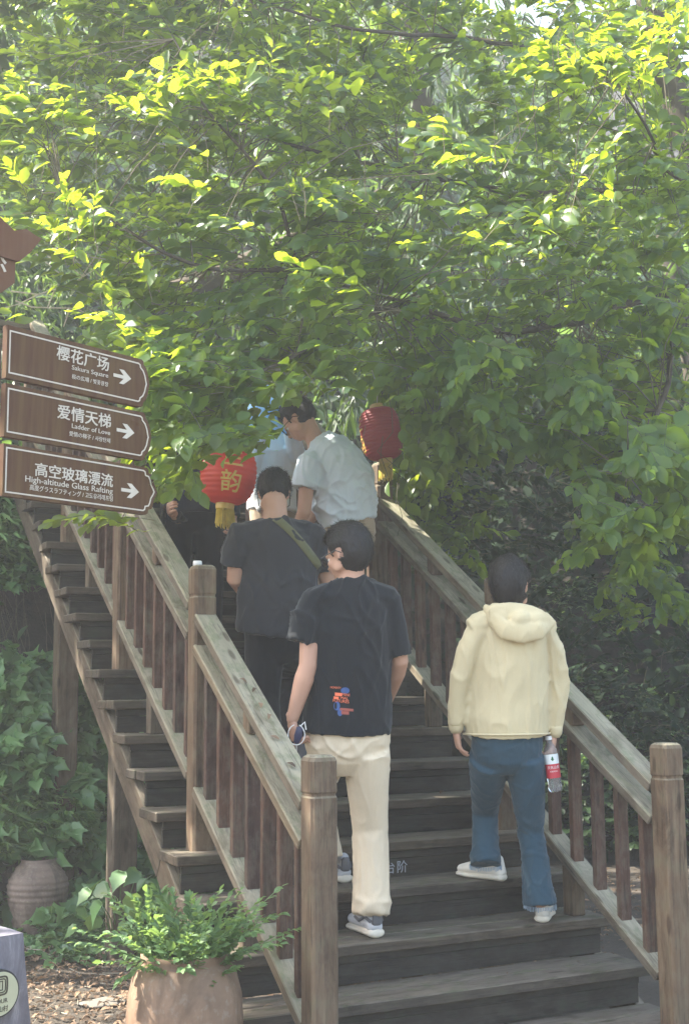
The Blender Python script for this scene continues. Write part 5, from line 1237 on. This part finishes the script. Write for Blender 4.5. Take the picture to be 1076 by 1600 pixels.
hand(p.h, wrL, F, R, Z, .5); hand(p.h, wrR, F, -R, Z, .5)
M = p.finish_body(hc, face, Z * .6 + F, 1.0, True, dict(seed=9, grow=1.03))
bm = bmesh.new()
p.torso(bm, [(J(428, 992), .205, .15), (waist, .212, .145), (J(433, 915), .212, .14), (chest, .212, .135), (J(432, 842), .19, .130), (J(431, 808), .09, .085)], 26)
tube(bm, [shL, J(431, 824), shR], [.075, .08, .075])
for sh, el, e2 in ((shL, elL, J(364, 885, -.04)), (shR, elR, J(508, 890, .06))): tube(bm, [sh.lerp(chest, .3), sh, sh.lerp(e2, .5), e2], [.080, .080, .080, .078], n=16, flat=True)
tee = link('charcoal_tee', remesh(bm, .009, 3, fold((6, 6, 2.6), .028, 40), ['tee_charcoal'], 'tee'), None, p.t); tb = bvh(tee.data)
bm = bmesh.new(); L0 = []; 
for s in np.linspace(0, 1, 26):
    x = 403 + s * 110; y = 790 + s * 115 - 14 * math.sin(s * 3.14); q0 = on_cloth(tb, x - 4.2, y + 4.5, .006); q1 = on_cloth(tb, x + 4.2, y - 4.5, .006)
    if q0 is None or q1 is None or (q0 - q1).length > .12: continue
    L0.append((bm.verts.new(q0), bm.verts.new(q1)))
for A, B in zip(L0, L0[1:]): bm.faces.new((A[0], A[1], B[1], B[0]))
me = bm_mesh(bm, 'bag_strap', True); o = link('bag_strap', me, 'strap', p.t); md = o.modifiers.new('t', 'SOLIDIFY'); md.thickness = .003
bm = bmesh.new(); tube(bm, [J(433, 975), J(434, 1015)], [(.18, .13), (.175, .125)], side=R, n=20)
for hp, kn, an in ((hipL, knL, anL), (hipR, knR, anR)): tube(bm, [hp, hp.lerp(kn, .5), kn, kn.lerp(an, .5), an + Z * .02], [.105, .098, .085, .078, .075], n=16, flat=True)
link('black_trousers', remesh(bm, .010, 2, fold((6, 6, 5), .008, 44), ['trousers_black'], 'trousers'), None, p.t)
shoe(p.t, Vector((.47, 1.16, tz(4))), (0, 1, 0), .28, 'shoe_grey', 'rubber_cream'); shoe(p.t, Vector((.74, 1.40, tz(5))), (0, 1, 0), .28, 'shoe_grey', 'rubber_cream')

# ---- man in pale blue tee bending forward
p = P('person', 'man in pale blue tee and khaki shorts bending forward over the steps', 7.25, -30, (1.2, 1.9, tz(7)))
J, R, F = p.J, p.R, p.F
hc = J(466, 658, .10); face = rotz(F, 18) - Z * .95
neck = J(492, 688, .08); shL, shR = J(482, 722, -.10), J(525, 695, .22); elL, elR = J(475, 800, -.10), J(512, 775, .30); wrL, wrR = J(455, 850, .0), J(480, 820, .38)
pel = J(548, 822, .02); chest = J(518, 728, .05); waist = J(532, 782, .03); hipL, hipR = J(535, 832, -.06), J(560, 832, .12); b_ = p.b
knL, anL = Vector((1.08, 1.98, tz(7) + .47)), Vector((1.12, 1.98, tz(7) + .09)); knR, anR = Vector((1.32, 2.2, tz(8) + .46)), Vector((1.34, 2.2, tz(8) + .09))
tube(b_, [neck + (waist - neck) * .1, neck, hc - Z * .02 - face.normalized() * .05], [.062, .055, .056], n=14)
p.torso(b_, [(pel, .15, .11), (waist, .14, .10), (chest, .16, .11), (J(500, 702, .07), .12, .085)]); tube(b_, [shL, J(503, 703, .07), shR], [.048, .06, .048])
for sh, el, wr in ((shL, elL, wrL), (shR, elR, wrR)): tube(b_, [sh, sh.lerp(el, .5), el, el.lerp(wr, .6), wr], [.048, .046, .041, .034, .026], n=12)
for hp, kn, an in ((hipL, knL, anL), (hipR, knR, anR)): tube(b_, [hp, hp.lerp(kn, .5), kn, kn.lerp(an, .3), an], [.085, .07, .055, .055, .036], n=12)
hand(p.h, wrL, wrL - elL, R, F, .5); hand(p.h, wrR, wrR - elR, -R, F, .5)
M = p.finish_body(hc, face, Z * .9 + F * .4, 1.0, True, dict(seed=14, grow=1.08))
bm = bmesh.new()
bx = (chest - waist).normalized()
p.torso(bm, [(J(545, 815, .03), .175, .155), (J(538, 785, .03), .19, .18), (J(530, 752, .04), .20, .19), (J(519, 722, .05), .195, .185), (J(509, 700, .06), .165, .145), (J(498, 686, .08), .085, .08)], 26)
tube(bm, [shL, J(504, 706, .07), shR], [.07, .078, .07])
for sh, e2 in ((shL, J(474, 762, -.12)), (shR, J(518, 745, .27))): tube(bm, [sh.lerp(chest, .3), sh, sh.lerp(e2, .5), e2], [.072, .074, .073, .071], n=16, flat=True)
link('pale_blue_tee', remesh(bm, .0085, 3, fold((7, 7, 3.5), .030, 50), ['tee_blue'], 'tee'), None, p.t)
bm = bmesh.new(); tube(bm, [J(544, 800, .02), J(550, 838, .02)], [(.165, .14), (.165, .13)], side=R, n=20)
for hp, kn in ((hipL, knL), (hipR, knR)): tube(bm, [hp, hp.lerp(kn, .5), hp.lerp(kn, .85)], [.11, .105, .105], n=16, flat=True)
link('khaki_shorts', remesh(bm, .010, 2, fold((6, 6, 5), .008, 54), ['khaki'], 'shorts'), None, p.t)
shoe(p.t, Vector((1.12, 1.90, tz(7))), (-.2, 1, 0), .28, 'shoe_white', 'rubber_cream'); shoe(p.t, Vector((1.34, 2.12, tz(8))), (-.2, 1, 0), .28, 'shoe_white', 'rubber_cream')

# ---- people higher up, mostly hidden by leaves
def standing(label, foot, a, H, top_m, leg_m, skin='skin', arm_pose=None, hk=dict(seed=3), sleeve=1.0, face=None):
    D = 0; p = P('person', label, 7, a, foot, skin); R, F = p.R, p.F; s = H / 1.75; f = Vector(foot)
    B = lambda x, y, z: f + R * (x * s) + F * (y * s) + Z * (z * s)
    hc = B(0, .03, 1.62); neck = B(0, 0, 1.46); sh = [B(-.18, 0, 1.40), B(.18, 0, 1.40)]; el = [B(-.23, -.02, 1.12), B(.23, -.02, 1.12)]; wr = [B(-.22, .10, .88), B(.22, .10, .88)]
    if arm_pose:
        for i, (e, w_) in arm_pose.items(): el[i] = Vector(e); wr[i] = Vector(w_)
    b_ = p.b; tube(b_, [neck - Z * .05, neck + Z * .04, hc - Z * .03], [.065, .056, .055], n=12); p.torso(b_, [(B(0, 0, .92), .15, .1), (B(0, 0, 1.1), .14, .1), (B(0, 0, 1.3), .165, .11), (B(0, 0, 1.42), .12, .08)]); tube(b_, [sh[0], B(0, 0, 1.42), sh[1]], [.048, .06, .048])
    hip = [B(-.09, 0, .92), B(.09, 0, .92)]; kn = [B(-.10, .04, .50), B(.10, .04, .50)]; an = [B(-.10, 0, .09), B(.10, 0, .09)]
    for i in range(2):
        tube(b_, [sh[i], sh[i].lerp(el[i], .5), el[i], el[i].lerp(wr[i], .6), wr[i]], [.048, .045, .040, .033, .026], n=12); tube(b_, [hip[i], hip[i].lerp(kn[i], .5), kn[i], an[i]], [.08, .07, .055, .036], n=12)
        hand(p.h, wr[i], wr[i] - el[i], R * (1 if i == 0 else -1), F, .6)
    p.finish_body(hc, face or (F - Z * .2), Z, 1.0, False, hk)
    bm = bmesh.new(); p.torso(bm, [(B(0, 0, .90), .19, .14), (B(0, 0, 1.1), .185, .135), (B(0, 0, 1.3), .188, .13), (B(0, 0, 1.41), .15, .1), (B(0, 0, 1.45), .08, .07)], 24)
    for i in range(2):
        e = sh[i].lerp(el[i], .75) if sleeve < .5 else el[i]; pts = [sh[i].lerp(B(0, 0, 1.3), .3), sh[i], e]; rr = [.07, .07, .062]
        if sleeve >= .5: pts.append(wr[i]); rr.append(.045)
        tube(bm, pts, rr, n=14, flat=True)
    link('shirt', remesh(bm, .010, 3, fold((6, 6, 3), .010, foot[0] * 30), [top_m], 'shirt'), None, p.t)
    bm = bmesh.new(); tube(bm, [B(0, 0, .98), B(0, 0, .86)], [(.165, .125), (.16, .12)], side=R, n=18)
    for i in range(2): tube(bm, [hip[i], kn[i], an[i] + Z * .02], [.098, .08, .075], n=14, flat=True); shoe(p.t, B((-.1, .1)[i], -.07, 0), F, .27, 'shoe_grey', 'rubber_cream')
    link('trousers', remesh(bm, .010, 2, fold((6, 6, 5), .007, 3), [leg_m], 'trousers'), None, p.t); return p
hp_ = at(266, 812, 7.0)
p5 = standing('person in loose black clothes behind the round lantern holding out a phone', (.40, 2.24, tz(8)), 186, 1.74, 'navy_cloth', 'trousers_black', 'skin', {1: (hp_ + Vector((.12, .12, .0)) , hp_ + Vector((.03, .02, .035)))}, dict(seed=22, grow=1.05, long=.03))
ph = thing('phone', hp_, 'dark phone gripped in a hand above the railing beside the round lantern', 'phone'); board('phone_body', hp_ + Vector((-.035, -.02, -.055)), hp_ + Vector((-.045, -.03, .075)), .009, .065, 'black_plastic', ph, up=(-.5, -1, 0), bev=.003)
u4 = at(425, 760, 7.85); ft = Vector((u4.x, u4.y, tz(math.floor(u4.y / G))))
p4 = standing('person in white long sleeved shirt under the blue umbrella, mostly behind leaves', ft, 150, 1.60, 'white_cotton', 'khaki', 'skin', {0: (ft + Vector((.12, -.12, 1.18)), ft + Vector((.02, -.22, 1.33)))}, dict(seed=25, grow=1.06, long=.04))
# umbrella
ut = at(412, 597, 7.7); um = thing('umbrella', ut, 'sky blue umbrella glimpsed through the leaves above the person in white', 'umbrella')
bm = bmesh.new(); n = 8; ax = (Vector((.1, -.25, 1))).normalized(); TU = frame(ut, ax.cross(Vector((0, 1, 0))), ax); ctr = bm.verts.new((0, 0, 0)); rings = []
for r, z in ((.12, -.02), (.24, -.09), (.34, -.19), (.40, -.30)): rings.append([bm.verts.new((r * (1 if j % 2 == 0 else .95) * math.cos(math.pi * j / n), r * (1 if j % 2 == 0 else .95) * math.sin(math.pi * j / n), z + (0 if j % 2 == 0 else .012))) for j in range(2 * n)])
for j in range(2 * n): bm.faces.new((ctr, rings[0][j], rings[0][(j + 1) % (2 * n)]))
for A, B in zip(rings, rings[1:]):
    for j in range(2 * n): bm.faces.new((A[j], B[j], B[(j + 1) % (2 * n)], A[(j + 1) % (2 * n)]))
link('canopy', bm_mesh(bm, 'canopy', True), 'umbrella_blue', um, TU)
for j in range(n):
    bm = bmesh.new(); a_ = 2 * math.pi * j / n; tube(bm, [(0, 0, -.008), (.12 * math.cos(a_), .12 * math.sin(a_), -.029), (.24 * math.cos(a_), .24 * math.sin(a_), -.099), (.40 * math.cos(a_), .40 * math.sin(a_), -.308)], .002, n=4); link('rib', bm_mesh(bm, 'rib'), 'black_plastic', um, TU)
bm = bmesh.new(); tube(bm, [(0, 0, .02), (0, 0, -.52)], .005, n=8); link('shaft', bm_mesh(bm, 'shaft'), 'black_plastic', um, TU)
bm = bmesh.new(); tube(bm, [(0, 0, -.50), (0, 0, -.60)], .013, n=10); link('handle', bm_mesh(bm, 'handle', True), 'black_plastic', um, TU)
# white cap left on the post
q = Vector((-.02, YM + .07, ptop(1))); cp = thing('white_cap', q, 'small white bottle cap lying on top of the middle railing post', 'bottle cap')
bm = bmesh.new(); lathe(bm, [(0, 0), (.021, .0), (.021, .018), (.019, .022), (0, .023)], 20); link('cap_shell', bm_mesh(bm, 'cap_shell', True), 'white_plastic', cp, Matrix.Translation(q))
bm = bmesh.new(); lathe(bm, [(.0222, .002), (.0222, .008), (.021, .008)], 20); link('cap_ring', bm_mesh(bm, 'cap_ring', True), 'shoe_pale', cp, Matrix.Translation(q))
# ------------------------------------------------------------------ air
me = bpy.data.meshes.new('haze'); bm = bmesh.new(); bmesh.ops.create_cube(bm, size=1)
bmesh.ops.scale(bm, vec=(90, 84, 40), verts=bm.verts); bmesh.ops.translate(bm, vec=(0, 8, 18.0), verts=bm.verts); bm.to_mesh(me); bm.free()
hz = bpy.data.objects.new('haze', me); COL.objects.link(hz); tag(hz, kind='stuff')
m = bpy.data.materials.new('haze_air'); m.use_nodes = True; nt = m.node_tree; nt.nodes.clear(); out = nt.nodes.new('ShaderNodeOutputMaterial'); v = nt.nodes.new('ShaderNodeVolumePrincipled')
v.inputs['Color'].default_value = (.92, .95, 1, 1); v.inputs['Density'].default_value = HAZE; v.inputs['Anisotropy'].default_value = .35
nt.links.new(v.outputs[0], out.inputs['Volume']); me.materials.append(m)
